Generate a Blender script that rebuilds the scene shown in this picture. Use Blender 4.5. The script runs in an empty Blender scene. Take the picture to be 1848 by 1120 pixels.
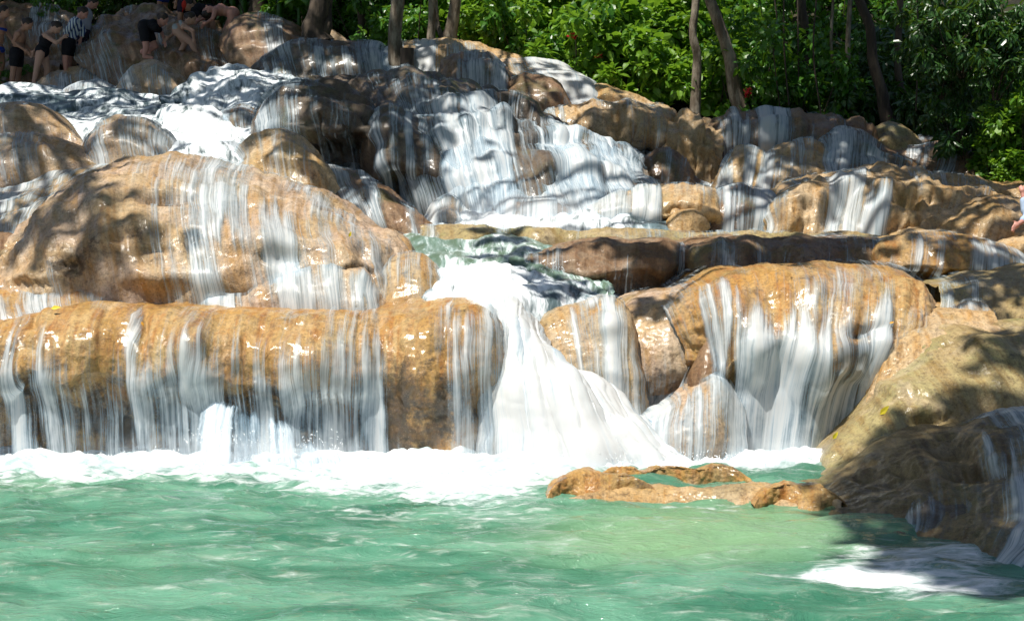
import bpy, math, random
import numpy as np
from mathutils import Vector, Matrix

sc = bpy.context.scene
# ------------------------------------------------------------------ camera
F = 2567.0; HC = 1.6
PITCH = math.atan(150.0 / F)
cam_d = bpy.data.cameras.new('camera'); cam = bpy.data.objects.new('camera', cam_d)
sc.collection.objects.link(cam); sc.camera = cam
cam.location = (0, 0, HC); cam.rotation_euler = (math.pi / 2 - PITCH, 0, 0)
cam_d.sensor_width = 36.0; cam_d.lens = F * 36.0 / 1848.0; cam_d.clip_start = 0.1; cam_d.clip_end = 500
# ------------------------------------------------------------------ light
SUN = Vector((-0.30, -0.25, 0.92)).normalized()
world = bpy.data.worlds.new('World'); sc.world = world; world.use_nodes = True
wn = world.node_tree.nodes; wl = world.node_tree.links
sky = wn.new('ShaderNodeTexSky'); sky.sky_type = 'NISHITA'; sky.sun_disc = False
sky.sun_elevation = math.asin(SUN.z); sky.sun_rotation = math.atan2(SUN.x, SUN.y)
wl.new(sky.outputs[0], wn['Background'].inputs[0]); wn['Background'].inputs[1].default_value = 0.055
sun_d = bpy.data.lights.new('sun', 'SUN'); sun_d.energy = 5.0; sun_d.angle = math.radians(0.6); sun_d.color = (1, 0.95, 0.86)
sun = bpy.data.objects.new('sun', sun_d); sc.collection.objects.link(sun)
sun.rotation_euler = SUN.to_track_quat('Z', 'Y').to_euler()
sc.view_settings.view_transform = 'Standard'; sc.view_settings.look = 'None'
sc.view_settings.exposure = 0.52; sc.view_settings.gamma = 1
sc.view_settings.use_curve_mapping = False
sc.render.engine = 'CYCLES'
sc.cycles.use_denoising = True
sc.cycles.max_bounces = 7; sc.cycles.transparent_max_bounces = 16; sc.cycles.diffuse_bounces = 3
sc.cycles.sample_clamp_indirect = 6; sc.cycles.caustics_reflective = False; sc.cycles.caustics_refractive = False

# ------------------------------------------------------------------ helpers
CP, SP = math.cos(PITCH), math.sin(PITCH)
def W(px, py, Y):
    """photo pixel + distance -> point in the place"""
    dx = (np.asarray(px, float) - 924) / F; dz = (560 - np.asarray(py, float)) / F
    ry = CP + dz * SP; rz = -SP + dz * CP; t = np.asarray(Y, float) / ry
    return np.stack([dx * t, np.broadcast_to(np.asarray(Y, float), np.shape(dx * t)), HC + rz * t], -1)
def WZ(px, py, z):
    """photo pixel on the level plane z"""
    dx = (px - 924) / F; dz = (560 - py) / F
    ry = CP + dz * SP; rz = -SP + dz * CP; t = (z - HC) / rz
    return np.array([dx * t, ry * t, z])

rng = np.random.default_rng(7); random.seed(7)
_perm = np.random.default_rng(3).permutation(256).astype(np.int64); _perm = np.concatenate([_perm, _perm])
_g = np.random.default_rng(5).normal(size=(256, 3)); _g /= np.linalg.norm(_g, axis=1)[:, None]
def noise(p):
    """gradient noise, p (...,3) -> about -1..1"""
    p = np.asarray(p, float); i = np.floor(p).astype(np.int64); f = p - i
    w = f * f * f * (f * (f * 6 - 15) + 10); i &= 255
    r = 0
    for a in (0, 1):
        for b in (0, 1):
            for c in (0, 1):
                h = _perm[(_perm[(_perm[(i[..., 0] + a) & 255] + i[..., 1] + b) & 255] + i[..., 2] + c) & 255]
                d = f - np.array([a, b, c])
                v = (_g[h] * d).sum(-1)
                ww = (w[..., 0] if a else 1 - w[..., 0]) * (w[..., 1] if b else 1 - w[..., 1]) * (w[..., 2] if c else 1 - w[..., 2])
                r = r + v * ww
    return r * 1.6
def fbm(p, o=3, g=0.5):
    r = 0; a = 1.0
    for k in range(o):
        r = r + a * noise(np.asarray(p) * 2 ** k + 17.3 * k); a *= g
    return r
def sst(a, b, x):
    t = np.clip((x - a) / (b - a + 1e-9), 0, 1); return t * t * (3 - 2 * t)

def tag(o, label=None, cat=None, group=None, kind=None):
    if label: o['label'] = label
    if cat: o['category'] = cat
    if group: o['group'] = group
    if kind: o['kind'] = kind
    return o
def link(name, data, parent=None, loc=None):
    o = bpy.data.objects.new(name, data); sc.collection.objects.link(o)
    if parent is not None: o.parent = parent
    if loc is not None: o.location = loc
    return o
def mesh_np(name, verts, faces, mats, smooth=True, uv=None, attrs=None, origin=None):
    """faces: (n,k) int array or list of arrays"""
    if not isinstance(faces, (list, tuple)): faces = [faces]
    verts = np.asarray(verts, float)
    if origin is not None: verts = verts - np.asarray(origin)
    me = bpy.data.meshes.new(name)
    me.vertices.add(len(verts)); me.vertices.foreach_set('co', verts.astype(np.float32).ravel())
    loops = np.concatenate([f.ravel() for f in faces]); tot = np.concatenate([np.full(len(f), f.shape[1]) for f in faces])
    me.loops.add(len(loops)); me.loops.foreach_set('vertex_index', loops.astype(np.int32))
    me.polygons.add(len(tot)); st = np.concatenate([[0], np.cumsum(tot)[:-1]])
    me.polygons.foreach_set('loop_start', st.astype(np.int32))
    me.polygons.foreach_set('use_smooth', np.full(len(tot), smooth))
    if uv is not None:
        l = me.uv_layers.new(name='UVMap'); l.data.foreach_set('uv', uv[loops].astype(np.float32).ravel())
    for k, v in (attrs or {}).items():
        a = me.attributes.new(k, 'FLOAT', 'POINT'); a.data.foreach_set('value', v.astype(np.float32).ravel())
    me.update(calc_edges=True); me.validate()
    for m in (mats if isinstance(mats, (list, tuple)) else [mats]): me.materials.append(m)
    return me
def grid_faces(nv, nu):
    a = np.arange(nv * nu).reshape(nv, nu)
    return np.stack([a[:-1, :-1], a[1:, :-1], a[1:, 1:], a[:-1, 1:]], -1).reshape(-1, 4)
def grid_normals(P):
    du = np.gradient(P, axis=1); dv = np.gradient(P, axis=0)
    n = np.cross(dv, du); n /= np.linalg.norm(n, axis=-1, keepdims=True) + 1e-9
    return n

# ------------------------------------------------------------------ materials
class NT:
    def __init__(s, name):
        s.m = bpy.data.materials.new(name); s.m.use_nodes = True; s.t = s.m.node_tree; s.n = s.t.nodes
        s.b = s.n['Principled BSDF']; s.out = s.n['Material Output']
    def node(s, t, **kw):
        x = s.n.new(t)
        for k, v in kw.items(): setattr(x, k, v)
        return x
    def put(s, inp, v):
        if hasattr(v, 'is_output') or isinstance(v, bpy.types.NodeSocket): s.t.links.new(v, inp)
        else: inp.default_value = v
    def math(s, op, a, b=0.0, c=0.0):
        x = s.node('ShaderNodeMath', operation=op)
        s.put(x.inputs[0], a); s.put(x.inputs[1], b); s.put(x.inputs[2], c); return x.outputs[0]
    def mapr(s, v, a, b, c=0.0, d=1.0, smooth=True):
        x = s.node('ShaderNodeMapRange', interpolation_type='SMOOTHSTEP' if smooth else 'LINEAR')
        s.put(x.inputs[0], v)
        for i, k in enumerate((a, b, c, d)): s.put(x.inputs[1 + i], k)
        return x.outputs[0]
    def mix(s, f, a, b, mode='MIX'):
        x = s.node('ShaderNodeMix', data_type='RGBA', blend_type=mode)
        s.put(x.inputs[0], f); s.put(x.inputs[6], a if not isinstance(a, tuple) else (*a, 1)); s.put(x.inputs[7], b if not isinstance(b, tuple) else (*b, 1))
        return x.outputs[2]
    def coord(s, which='Object', scale=(1, 1, 1), loc=(0, 0, 0)):
        tc = s.node('ShaderNodeTexCoord'); mp = s.node('ShaderNodeMapping')
        s.t.links.new(tc.outputs[which], mp.inputs[0]); mp.inputs[3].default_value = scale; mp.inputs[1].default_value = loc
        return mp.outputs[0]
    def noise(s, vec, scale, detail=3, rough=0.55, dist=0.0):
        x = s.node('ShaderNodeTexNoise'); s.t.links.new(vec, x.inputs['Vector'])
        x.inputs['Scale'].default_value = scale; x.inputs['Detail'].default_value = detail
        x.inputs['Roughness'].default_value = rough; x.inputs['Distortion'].default_value = dist
        return x.outputs[0]
    def bump(s, h, strength, dist, prev=None):
        x = s.node('ShaderNodeBump'); s.put(x.inputs['Height'], h)
        x.inputs['Strength'].default_value = strength; x.inputs['Distance'].default_value = dist
        if prev is not None: s.t.links.new(prev, x.inputs['Normal'])
        return x.outputs[0]
    def attr(s, name):
        x = s.node('ShaderNodeAttribute', attribute_name=name); return x.outputs['Fac']
    def bs(s, **kw):
        for k, v in kw.items(): s.put(s.b.inputs[k.replace('_', ' ')], v if not (isinstance(v, tuple) and len(v) == 3) else (*v, 1))

def rock_mat(name, c_main, c_alt, c_spot, moss=0.3, dark=0.4, mosscol=(0.10, 0.11, 0.025), gloss=0.6):
    m = NT(name); co = m.coord('Object'); uv = m.coord('UV')
    big = m.noise(co, 1.6, 4, 0.6, 0.4); mid = m.noise(co, 7, 5, 0.65); fine = m.noise(co, 55, 4, 0.75)
    flow = m.noise(m.coord('UV', (16, 1.3, 1)), 1.0, 4, 0.6, 0.3)
    c = m.mix(m.mapr(big, 0.38, 0.62), c_main, c_alt)
    c = m.mix(m.mapr(m.math('ADD', m.math('MULTIPLY', flow, 0.7), m.math('MULTIPLY', mid, 0.4)), 0.48, 0.72), c, c_spot)
    ge = m.noise(m.coord('Object', (1, 1, 0.6), (8, 1, 3)), 2.6, 5, 0.7, 0.6)
    c = m.mix(m.mapr(ge, 0.50, 0.66, 0.0, 0.7), c, tuple(0.55 * a + 0.45 * b * (0.5 + sum(c_main)) for a, b in zip(c_main, (0.50, 0.42, 0.31))))
    sg = m.noise(m.coord('UV', (5, 0.5, 1), (2, 4, 0)), 1.0, 5, 0.7, 0.4)
    c = m.mix(m.mapr(sg, 0.54, 0.70, 0.0, 0.65), c, m.mix(0.55, c, (0.10, 0.055, 0.02)))
    mo = m.noise(m.coord('Object', (1, 1, 1), (5, 3, 1)), 1.9, 5, 0.65)
    c = m.mix(m.math('MULTIPLY', m.mapr(mo, 0.52, 0.68), moss), c, mosscol)
    dk = m.noise(m.coord('Object', (1, 1, 1), (2, 9, 4)), 4.5, 6, 0.75)
    c = m.mix(m.math('MULTIPLY', m.mapr(dk, 0.57, 0.70), dark), c, (0.035, 0.028, 0.018))
    dpatch = m.attr('dark_patch')
    c = m.mix(m.mapr(m.math('ADD', dpatch, m.math('MULTIPLY', m.math('SUBTRACT', dk, 0.5), 2.2)), 0.15, 0.6, 0.0, 0.95), c, m.mix(m.mapr(mid, 0.42, 0.6), (0.03, 0.02, 0.008), (0.12, 0.065, 0.02)))  # mottled dark brown laid over the masked areas
    spk = m.noise(co, 26, 5, 0.8)
    c = m.mix(m.mapr(spk, 0.45, 0.66, 0.0, 0.7), c, m.mix(0.7, c, (0.04, 0.02, 0.008)))
    c = m.mix(m.mapr(fine, 0.45, 0.68, 0.0, 0.5), c, m.mix(0.6, c, (0.03, 0.018, 0.01)))
    gl = m.noise(co, 120, 2, 0.6)
    c = m.mix(m.mapr(gl, 0.6, 0.75, 0.0, 0.35), c, (0.66, 0.50, 0.33))
    st = m.noise(m.coord('UV', (75, 5, 1)), 1.0, 3, 0.6)
    n1 = m.bump(mid, 0.22, 0.02)
    n2 = m.bump(spk, 0.8, 0.02, m.bump(fine, 0.7, 0.007, n1))
    n3 = m.bump(st, 0.45, 0.006, n2)
    n4 = m.bump(gl, 0.5, 0.003, n3)
    m.bs(Base_Color=c, Roughness=m.mapr(mid, 0.3, 0.7, 0.42, 0.65), Normal=n4)
    gw = m.noise(m.coord('UV', (3.2, 1.3, 1), (1, 7, 0)), 1.0, 4, 0.6, 0.5)
    m.put(m.b.inputs['Coat Weight'], m.mapr(gw, 0.46, 0.6, 0.15, gloss)); m.b.inputs['Coat Roughness'].default_value = 0.14
    m.t.links.new(m.bump(fine, 0.3, 0.004, m.bump(st, 0.5, 0.006)), m.b.inputs['Coat Normal'])
    return m.m
M = {}
M['orange'] = rock_mat('wet_orange_travertine', (0.48, 0.25, 0.05), (0.53, 0.35, 0.14), (0.38, 0.15, 0.02), 0.25, 0.3, gloss=1.0)
M['tan'] = rock_mat('wet_tan_travertine', (0.54, 0.35, 0.15), (0.55, 0.41, 0.25), (0.43, 0.22, 0.05), 0.3, 0.35)
M['pink'] = rock_mat('wet_pinkish_travertine', (0.54, 0.39, 0.28), (0.54, 0.38, 0.20), (0.44, 0.25, 0.09), 0.25, 0.45)
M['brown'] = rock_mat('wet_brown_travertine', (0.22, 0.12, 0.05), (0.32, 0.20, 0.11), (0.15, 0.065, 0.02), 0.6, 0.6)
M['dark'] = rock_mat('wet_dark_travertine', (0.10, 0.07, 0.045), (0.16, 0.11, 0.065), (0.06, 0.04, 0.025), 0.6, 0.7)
M['green'] = rock_mat('algae_covered_travertine', (0.40, 0.29, 0.13), (0.40, 0.33, 0.14), (0.28, 0.18, 0.05), 0.5, 0.25, (0.22, 0.25, 0.08))

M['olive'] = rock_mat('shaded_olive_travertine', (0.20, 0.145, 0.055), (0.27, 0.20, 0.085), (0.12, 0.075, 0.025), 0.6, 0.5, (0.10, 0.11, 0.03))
def veil_mat():
    m = NT('falling_water'); d = m.attr('dens')
    s1 = m.noise(m.coord('UV', (30, 1.0, 1)), 1.0, 4, 0.6, 0.35)
    s2 = m.noise(m.coord('UV', (120, 2.2, 1), (3, 1, 0)), 1.0, 3, 0.6, 0.2)
    s3 = m.noise(m.coord('UV', (6, 0.8, 1), (7, 2, 0)), 1.0, 2, 0.5, 0.3)
    s4 = m.noise(m.coord('UV', (13, 0.55, 1), (5, 5, 0)), 1.0, 3, 0.6, 0.5)
    s5 = m.noise(m.coord('UV', (9, 5, 1), (9, 5, 0)), 1.0, 4, 0.65, 0.6)
    s = m.math('ADD', m.math('ADD', m.math('ADD', m.math('MULTIPLY', s1, 0.32), m.math('MULTIPLY', s2, 0.16)), m.math('MULTIPLY', s3, 0.22)), m.math('ADD', m.math('MULTIPLY', s4, 0.18), m.math('MULTIPLY', s5, 0.12)))
    x = m.math('ADD', d, m.math('MULTIPLY', m.math('SUBTRACT', s, 0.5), 4.8))
    al = m.mapr(x, 0.12, 1.08, 0.0, 0.96)
    al = m.math('MULTIPLY', al, m.mapr(d, 0.02, 0.25))
    br = m.mapr(m.math('ADD', m.math('MULTIPLY', x, 0.45), m.math('MULTIPLY', s, 1.3)), 0.55, 1.35)
    col = m.mix(br, (0.26, 0.48, 0.66), (0.88, 0.92, 0.94))  # thin strands carry the blue sky fill of shaded water in their colour
    m.bs(Base_Color=col, Roughness=0.35, Normal=m.bump(s, 0.3, 0.01))
    m.b.inputs['Specular IOR Level'].default_value = 0.4
    tr = m.node('ShaderNodeBsdfTranslucent'); m.put(tr.inputs[0], col)
    mx = m.node('ShaderNodeMixShader'); mx.inputs[0].default_value = 0.45
    m.t.links.new(m.b.outputs[0], mx.inputs[1]); m.t.links.new(tr.outputs[0], mx.inputs[2])
    tp = m.node('ShaderNodeBsdfTransparent'); m2 = m.node('ShaderNodeMixShader'); m.put(m2.inputs[0], al)
    m.t.links.new(tp.outputs[0], m2.inputs[1]); m.t.links.new(mx.outputs[0], m2.inputs[2])
    m.t.links.new(m2.outputs[0], m.out.inputs[0])
    return m.m
M['veil'] = veil_mat()
def stream_mat(name, deep, mid, thr=0.0):
    m = NT(name); d = m.attr('dens')
    u1 = m.noise(m.coord('UV', (7, 2.2, 1)), 1.0, 5, 0.62, 0.8)
    u2 = m.noise(m.coord('UV', (30, 6, 1)), 1.0, 4, 0.6, 0.5)
    s = m.math('ADD', m.math('MULTIPLY', u1, 0.68), m.math('MULTIPLY', u2, 0.32))
    x = m.math('ADD', d, m.math('MULTIPLY', m.math('SUBTRACT', s, 0.5), 3.2))
    f = m.mapr(x, 0.3 + thr, 1.0 + thr)
    c = m.mix(m.mapr(u1, 0.35, 0.65), deep, mid)
    m.bs(Base_Color=m.mix(f, c, (0.82, 0.87, 0.90)), Roughness=m.mapr(f, 0, 1, 0.3, 0.75), Normal=m.bump(u2, 0.4, 0.015, m.bump(u1, 0.4, 0.04)))
    m.b.inputs['IOR'].default_value = 1.33
    return m.m
M['stream'] = stream_mat('rushing_stream_water', (0.05, 0.075, 0.08), (0.17, 0.24, 0.27))
M['turq'] = stream_mat('turquoise_rapid_water', (0.10, 0.15, 0.10), (0.20, 0.30, 0.27), 0.05)

def pool_mat():
    m = NT('milky_green_pool_water'); d = m.attr('foam'); g = m.attr('shallow')
    co = m.coord('Object')
    u1 = m.noise(m.coord('Object', (2.2, 5.5, 1)), 1.0, 6, 0.62, 1.2)
    u2 = m.noise(m.coord('Object', (9, 22, 1)), 1.0, 4, 0.6, 0.6)
    u0 = m.noise(m.coord('Object', (0.8, 2.2, 1)), 1.0, 4, 0.6, 0.8)
    s = m.math('ADD', m.math('MULTIPLY', u1, 0.62), m.math('MULTIPLY', u2, 0.38))
    x = m.math('ADD', d, m.math('MULTIPLY', m.math('SUBTRACT', s, 0.5), 2.6))
    f = m.mapr(x, 0.32, 1.15)
    c = m.mix(m.mapr(u0, 0.36, 0.64), (0.038, 0.145, 0.09), (0.115, 0.28, 0.19))
    c = m.mix(m.mapr(g, 0.0, 1.0, 0.0, 0.75), c, (0.20, 0.33, 0.17))
    c = m.mix(m.math('MULTIPLY', m.mapr(s, 0.5, 0.66), 0.42), c, (0.30, 0.38, 0.31))
    m.bs(Base_Color=m.mix(f, c, m.mix(m.mapr(s, 0.35, 0.6), (0.50, 0.60, 0.64), (0.80, 0.83, 0.84))), Roughness=m.mapr(f, 0, 1, 0.06, 0.7),
         Normal=m.bump(u2, 0.5, 0.03, m.bump(u1, 0.6, 0.10)))
    m.b.inputs['IOR'].default_value = 1.33
    return m.m
M['pool'] = pool_mat()
def leaf_mat(name, a, b, tr=0.35, rough=0.35):
    m = NT(name); r = m.attr('rnd')
    c = m.mix(m.mapr(r, 0, 1, 0, 1, False), a, b)
    m.bs(Base_Color=c, Roughness=rough)
    m.b.inputs['Specular IOR Level'].default_value = 0.6
    t = m.node('ShaderNodeBsdfTranslucent'); m.put(t.inputs[0], m.mix(0.5, c, (0.22, 0.36, 0.02)))
    mx = m.node('ShaderNodeMixShader'); mx.inputs[0].default_value = tr
    m.t.links.new(m.b.outputs[0], mx.inputs[1]); m.t.links.new(t.outputs[0], mx.inputs[2]); m.t.links.new(mx.outputs[0], m.out.inputs[0])
    return m.m
M['leaf_sunlit'] = leaf_mat('sunny_shrub_leaf', (0.045, 0.16, 0.010), (0.22, 0.40, 0.03), 0.48, .42)  # sunlit version of the leaf colour, brighter
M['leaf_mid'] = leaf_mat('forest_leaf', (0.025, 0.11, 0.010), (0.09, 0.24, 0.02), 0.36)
M['leaf_shaded'] = leaf_mat('shaded_forest_leaf', (0.014, 0.055, 0.010), (0.04, 0.11, 0.018), 0.25)  # darker leaf colour with the forest shade put into it
M['banana'] = leaf_mat('banana_leaf', (0.07, 0.22, 0.02), (0.14, 0.32, 0.04), 0.45)
def bark_mat(name, a, b):
    m = NT(name)
    n1 = m.noise(m.coord('Object', (1, 1, 0.35)), 9, 5, 0.65); n2 = m.noise(m.coord('Object', (1, 1, 0.2)), 45, 4, 0.7)
    m.bs(Base_Color=m.mix(m.mapr(n1, 0.42, 0.62), a, b), Roughness=0.85, Normal=m.bump(n2, 0.8, 0.02))
    return m.m
M['bark'] = bark_mat('mottled_grey_bark', (0.10, 0.075, 0.05), (0.26, 0.22, 0.17))
M['bark_dark'] = bark_mat('dark_brown_bark', (0.035, 0.025, 0.018), (0.09, 0.065, 0.045))
m = NT('dark_forest_soil'); nn = m.noise(m.coord('Object'), 3, 6, 0.7)
m.bs(Base_Color=m.mix(m.mapr(nn, 0.4, 0.65), (0.012, 0.012, 0.006), (0.05, 0.042, 0.02)), Roughness=0.95, Normal=m.bump(nn, 1, 0.2)); M['soil'] = m.m
def plain(name, c, rough=0.7, spec=0.4, sc_=40, amt=0.15):
    m = NT(name); n = m.noise(m.coord('Object'), sc_, 3)
    m.bs(Base_Color=m.mix(m.mapr(n, 0.3, 0.7, 0, amt), c, tuple(x * 0.6 for x in c)), Roughness=rough); m.b.inputs['Specular IOR Level'].default_value = spec
    return m.m

# ------------------------------------------------------------------ rock and water patches
def interp_cols(cols, n):
    a = np.array(cols, float); d = np.abs(np.diff(a[:, 0])) + np.abs(np.diff(a[:, 1])) * 0.7 + np.abs(np.diff(a[:, 3])) * 0.3 + 1e-3
    s = np.concatenate([[0], np.cumsum(d)]); s /= s[-1]; t = np.linspace(0, 1, n)
    # cubic Hermite with limited slopes
    m = np.zeros_like(a); sl = np.diff(a, axis=0) / np.diff(s)[:, None]
    m[1:-1] = 0.5 * (sl[1:] + sl[:-1]); m[0] = sl[0]; m[-1] = sl[-1]
    lim = 2.2 * np.minimum(np.abs(np.vstack([sl[:1], sl])), np.abs(np.vstack([sl, sl[-1:]])))
    m = np.where(np.abs(m) > lim + 1e-9, np.sign(m) * lim, m)
    k = np.clip(np.searchsorted(s, t) - 1, 0, len(s) - 2); h = (s[k + 1] - s[k])[:, None]; x = ((t - s[k]) / (s[k + 1] - s[k]))[:, None]
    return (2*x**3-3*x**2+1)*a[k] + (x**3-2*x**2+x)*h*m[k] + (-2*x**3+3*x**2)*a[k+1] + (x**3-x**2)*h*m[k+1]
NROCK = [0]
def rock(name, label, cols, mat='tan', n=2.4, uc=None, back=(0.8, -0.5), amp=(0.05, 0.02, 0.006), rib=0.015, dents=(),
         veils=(), wname='waterfall', wlabel=None, wcat='waterfall', group=None, seed=None, res=1.0, free=0.0, cat='rock', solid=True,
         vbias=0.0, off=0.014, vrel=0.010, vmat='veil', wkind=None, skirt=0.35, vsm=24, shelf=1.0, film=1.0, dark_patches=()):
    NROCK[0] += 1; sd = (seed if seed is not None else NROCK[0] * 3.71)
    cols = [c if len(c) == 6 else (c[0], c[1], c[2], c[0], c[3], c[4]) for c in cols]
    a = np.array(cols, float)
    wpx = max(np.ptp(a[:, 0]), np.ptp(a[:, 3])); hpx = max(30, (a[:, 4] - a[:, 1]).max())
    nu = int(np.clip(wpx / 3.0 * res, 24, 420)); nv = int(np.clip(hpx / 2.4 * res + 16, 24, 150))
    c = interp_cols(cols, nu)
    T = W(c[:, 0], c[:, 1], c[:, 2]); B = W(c[:, 3], c[:, 4], c[:, 5])
    # arc-length resampled unit profile
    th = np.linspace(0, math.pi / 2, 600); hy = np.sin(th) ** (2 / n); hz = 1 - np.cos(th) ** (2 / n)
    Dm = max(0.05, np.mean(np.abs(T[:, 1] - B[:, 1]))); Hm = max(0.05, np.mean(T[:, 2] - B[:, 2]))
    L = np.concatenate([[0], np.cumsum(np.hypot(np.diff(hy) * Dm, np.diff(hz) * Hm))]); tot = L[-1]; v = np.linspace(0, tot, nv)
    hy = np.interp(v, L, hy); hz = np.interp(v, L, hz)
    P = np.empty((nv, nu, 3))
    kx = 0.35 * hy + 0.65 * hz
    P[..., 0] = T[None, :, 0] + (B - T)[None, :, 0] * kx[:, None]
    P[..., 1] = T[None, :, 1] + (B - T)[None, :, 1] * hy[:, None]
    P[..., 2] = T[None, :, 2] + (B - T)[None, :, 2] * hz[:, None]
    if uc:
        am = np.interp(c[:, 0], [k[0] for k in uc[1]], [k[1] for k in uc[1]]) if isinstance(uc[1], (list, tuple)) else np.full(nu, uc[1])
        Lq = np.cumsum(np.concatenate([[0], np.abs(np.diff(T[:, 0]))])); u0 = uc[0] + 0.13 * fbm(np.stack([Lq * 1.6 + sd, Lq * 0, Lq * 0 + 3], -1), 3, .6)
        P[..., 1] += am[None, :] * sst(u0[None, :], u0[None, :] + 0.26, hz[:, None]) * np.clip((T - B)[None, :, 2] / Hm, 0, 1.3)
    # rows behind the crest
    nb = 14; sB = np.linspace(1, 0, nb, endpoint=False)
    PB = np.empty((nb, nu, 3)); PB[..., 0] = T[None, :, 0]
    PB[..., 1] = T[None, :, 1] + back[0] * sB[:, None]; PB[..., 2] = T[None, :, 2] + back[1] * (sB ** 2)[:, None]
    sk = P[-1:] + np.array([0, 0.05, -skirt])
    P = np.concatenate([PB, P, sk]); vv = np.concatenate([-back[0] * sB, v, [tot + skirt]]); NV = len(vv)
    vn = np.concatenate([-sB * 0.2, v / tot, [1.05]])
    N = grid_normals(P); P0x = P[..., 0].copy()
    q = P + sd * 1.37
    Lu = np.concatenate([[0], np.cumsum(np.linalg.norm(np.diff(0.5 * (T + B), axis=0), axis=1))])
    U = np.broadcast_to(Lu[None], (NV, nu)); V = np.broadcast_to(vv[:, None], (NV, nu))
    d = amp[0] * fbm(q * 1.5, 2) + 0.55 * amp[1] * fbm(q * 4.5 + 9, 3, 0.42) + amp[2] * fbm(q * 24, 2)
    flow = np.stack([U * 5.5 + sd, V * 0.7, np.full_like(U, sd)], -1)
    face = sst(0.0, 0.35, vn)[:, None]
    d = d + rib * fbm(flow, 3) * (0.25 + face)
    far = sst(11.2, 15.0, T[:, 1].mean())
    sh = fbm(np.stack([U * 1.3 + sd, V * 2.6, U * 0 + sd * 2], -1), 3, .45)
    d = d + (0.02 + 0.05 * far) * shelf * (0.6 - 1.6 * np.abs(sh)) * sst(-0.05, 0.25, vn)[:, None] + 0.6 * far * amp[0] * fbm(q * 0.9 + 5, 2)
    P = P + N * d[..., None]
    # dents / bumps given at photo positions (px, py, w, h, depth)
    if dents:
        X = P[..., 0]; Yd = P[..., 1]; Zd = P[..., 2] - HC
        fw = Yd * CP - Zd * SP; px = 924 + F * X / fw; py = 560 - F * (Zd * CP + Yd * SP) / fw
        mask = np.concatenate([np.zeros(nb), np.ones(NV - nb)])[:, None]
        for (dx, dy, w, h, dp) in dents:
            wob = 6 * noise(np.stack([px * 0.03, py * 0.03, px * 0 + dx], -1))
            ex = np.exp(-(((px - dx + wob) / w) ** 2 + ((py - dy + wob) / h) ** 2) ** 1.4) * mask
            P = P + N * (-dp * ex)[..., None]
    DPATCH = np.zeros((NV, nu))
    if dark_patches:
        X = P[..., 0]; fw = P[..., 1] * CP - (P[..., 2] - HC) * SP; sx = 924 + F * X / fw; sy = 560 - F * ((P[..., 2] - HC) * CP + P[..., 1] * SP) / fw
        for (dx, dy, w, h, am) in dark_patches: DPATCH = np.maximum(DPATCH, am * np.exp(-(((sx - dx) / w) ** 2 + ((sy - dy) / h) ** 2) ** 1.5))  # mask of darker areas at given positions and sizes
    uv = np.stack([U + sd, V], -1).reshape(-1, 2)
    org = np.array([P[..., 0].mean(), P[..., 1].mean(), P[nb:, :, 2].min()])
    ro = None
    if solid:
        me = mesh_np(name, P.reshape(-1, 3), grid_faces(NV, nu), M[mat], uv=uv, attrs={'dark_patch': DPATCH.ravel()} if dark_patches else None, origin=org)
        ro = tag(link(name, me, loc=org), label, cat, group)
    if veils:
        pxc = c[:, 0]; D = np.zeros((NV, nu))
        for s in veils:
            cx, hw, v0, v1, dn = s[:5]; dr = s[5] if len(s) > 5 else 0
            xx = pxc[None, :] - dr * np.clip(vn, 0, 1)[:, None] + 0.35 * hw * noise(np.stack([U * 2.5, V * 0.5, U * 0 + cx], -1))
            e = 1 - sst(0.25, 1.35, np.abs(xx - cx) / hw)
            rag = 0.16 * fbm(np.stack([U * 10, V * 0, U * 0 + cx], -1), 3, .7)
            w = sst(v0 - 0.14, v0 + 0.16, vn[:, None] + rag) * (1 - sst(v1 - 0.06, v1 + 0.08, vn[:, None] + rag)) if v1 < 1 else sst(v0 - 0.14, v0 + 0.16, vn[:, None] + rag)
            D = np.maximum(D, e * w * (dn + vbias + (0.18 if T[:, 1].mean() > 14 and mat != 'dark' else 0.14)))
        vnb = np.broadcast_to(vn[:, None], (NV, nu))
        base = 0.34 * sst(0.05, 0.55, fbm(np.stack([U * 1.6 + sd, V * 0.7, U * 0 + sd], -1), 3)) * film
        D = np.maximum(D, base)
        D = D + D * (0.30 * noise(np.stack([U * 3, V * 1.5, U * 0 + 4.4], -1)) + 0.18 * noise(np.stack([U * 9, V * 2.5, U * 0 + 1.4], -1)))
        Q = P.copy()
        for ax, times in ((0, vsm), (1, max(1, vsm // 3))):
            for _ in range(times):
                if ax == 0: Q[1:-1] = (Q[:-2] + 2 * Q[1:-1] + Q[2:]) / 4
                else: Q[:, 1:-1] = (Q[:, :-2] + 2 * Q[:, 1:-1] + Q[:, 2:]) / 4
        # never let the sheet sink into the rock
        dd = ((P - Q) * N).sum(-1); k_ = np.maximum(dd, 0)
        for _ in range(6): k_[1:-1] = np.maximum(k_[1:-1], (k_[:-2] + 2 * k_[1:-1] + k_[2:]) / 4); k_[:, 1:-1] = (k_[:, :-2] + 2 * k_[:, 1:-1] + k_[:, 2:]) / 4
        Q = Q + N * k_[..., None]
        if free > 0:
            fx = free * sst(0.15, 0.45, vn)[:, None]; Q[..., 0] = Q[..., 0] * (1 - fx) + P0x * fx
            mn = np.minimum.accumulate(Q[..., 1], axis=0)
            for _ in range(14): mn[:, 1:-1] = (mn[:, :-2] + 2 * mn[:, 1:-1] + mn[:, 2:]) / 4
            mn = np.minimum.accumulate(mn - 0.01, axis=0); Q[..., 1] = Q[..., 1] + (mn - Q[..., 1]) * free
        N2 = grid_normals(Q)
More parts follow.
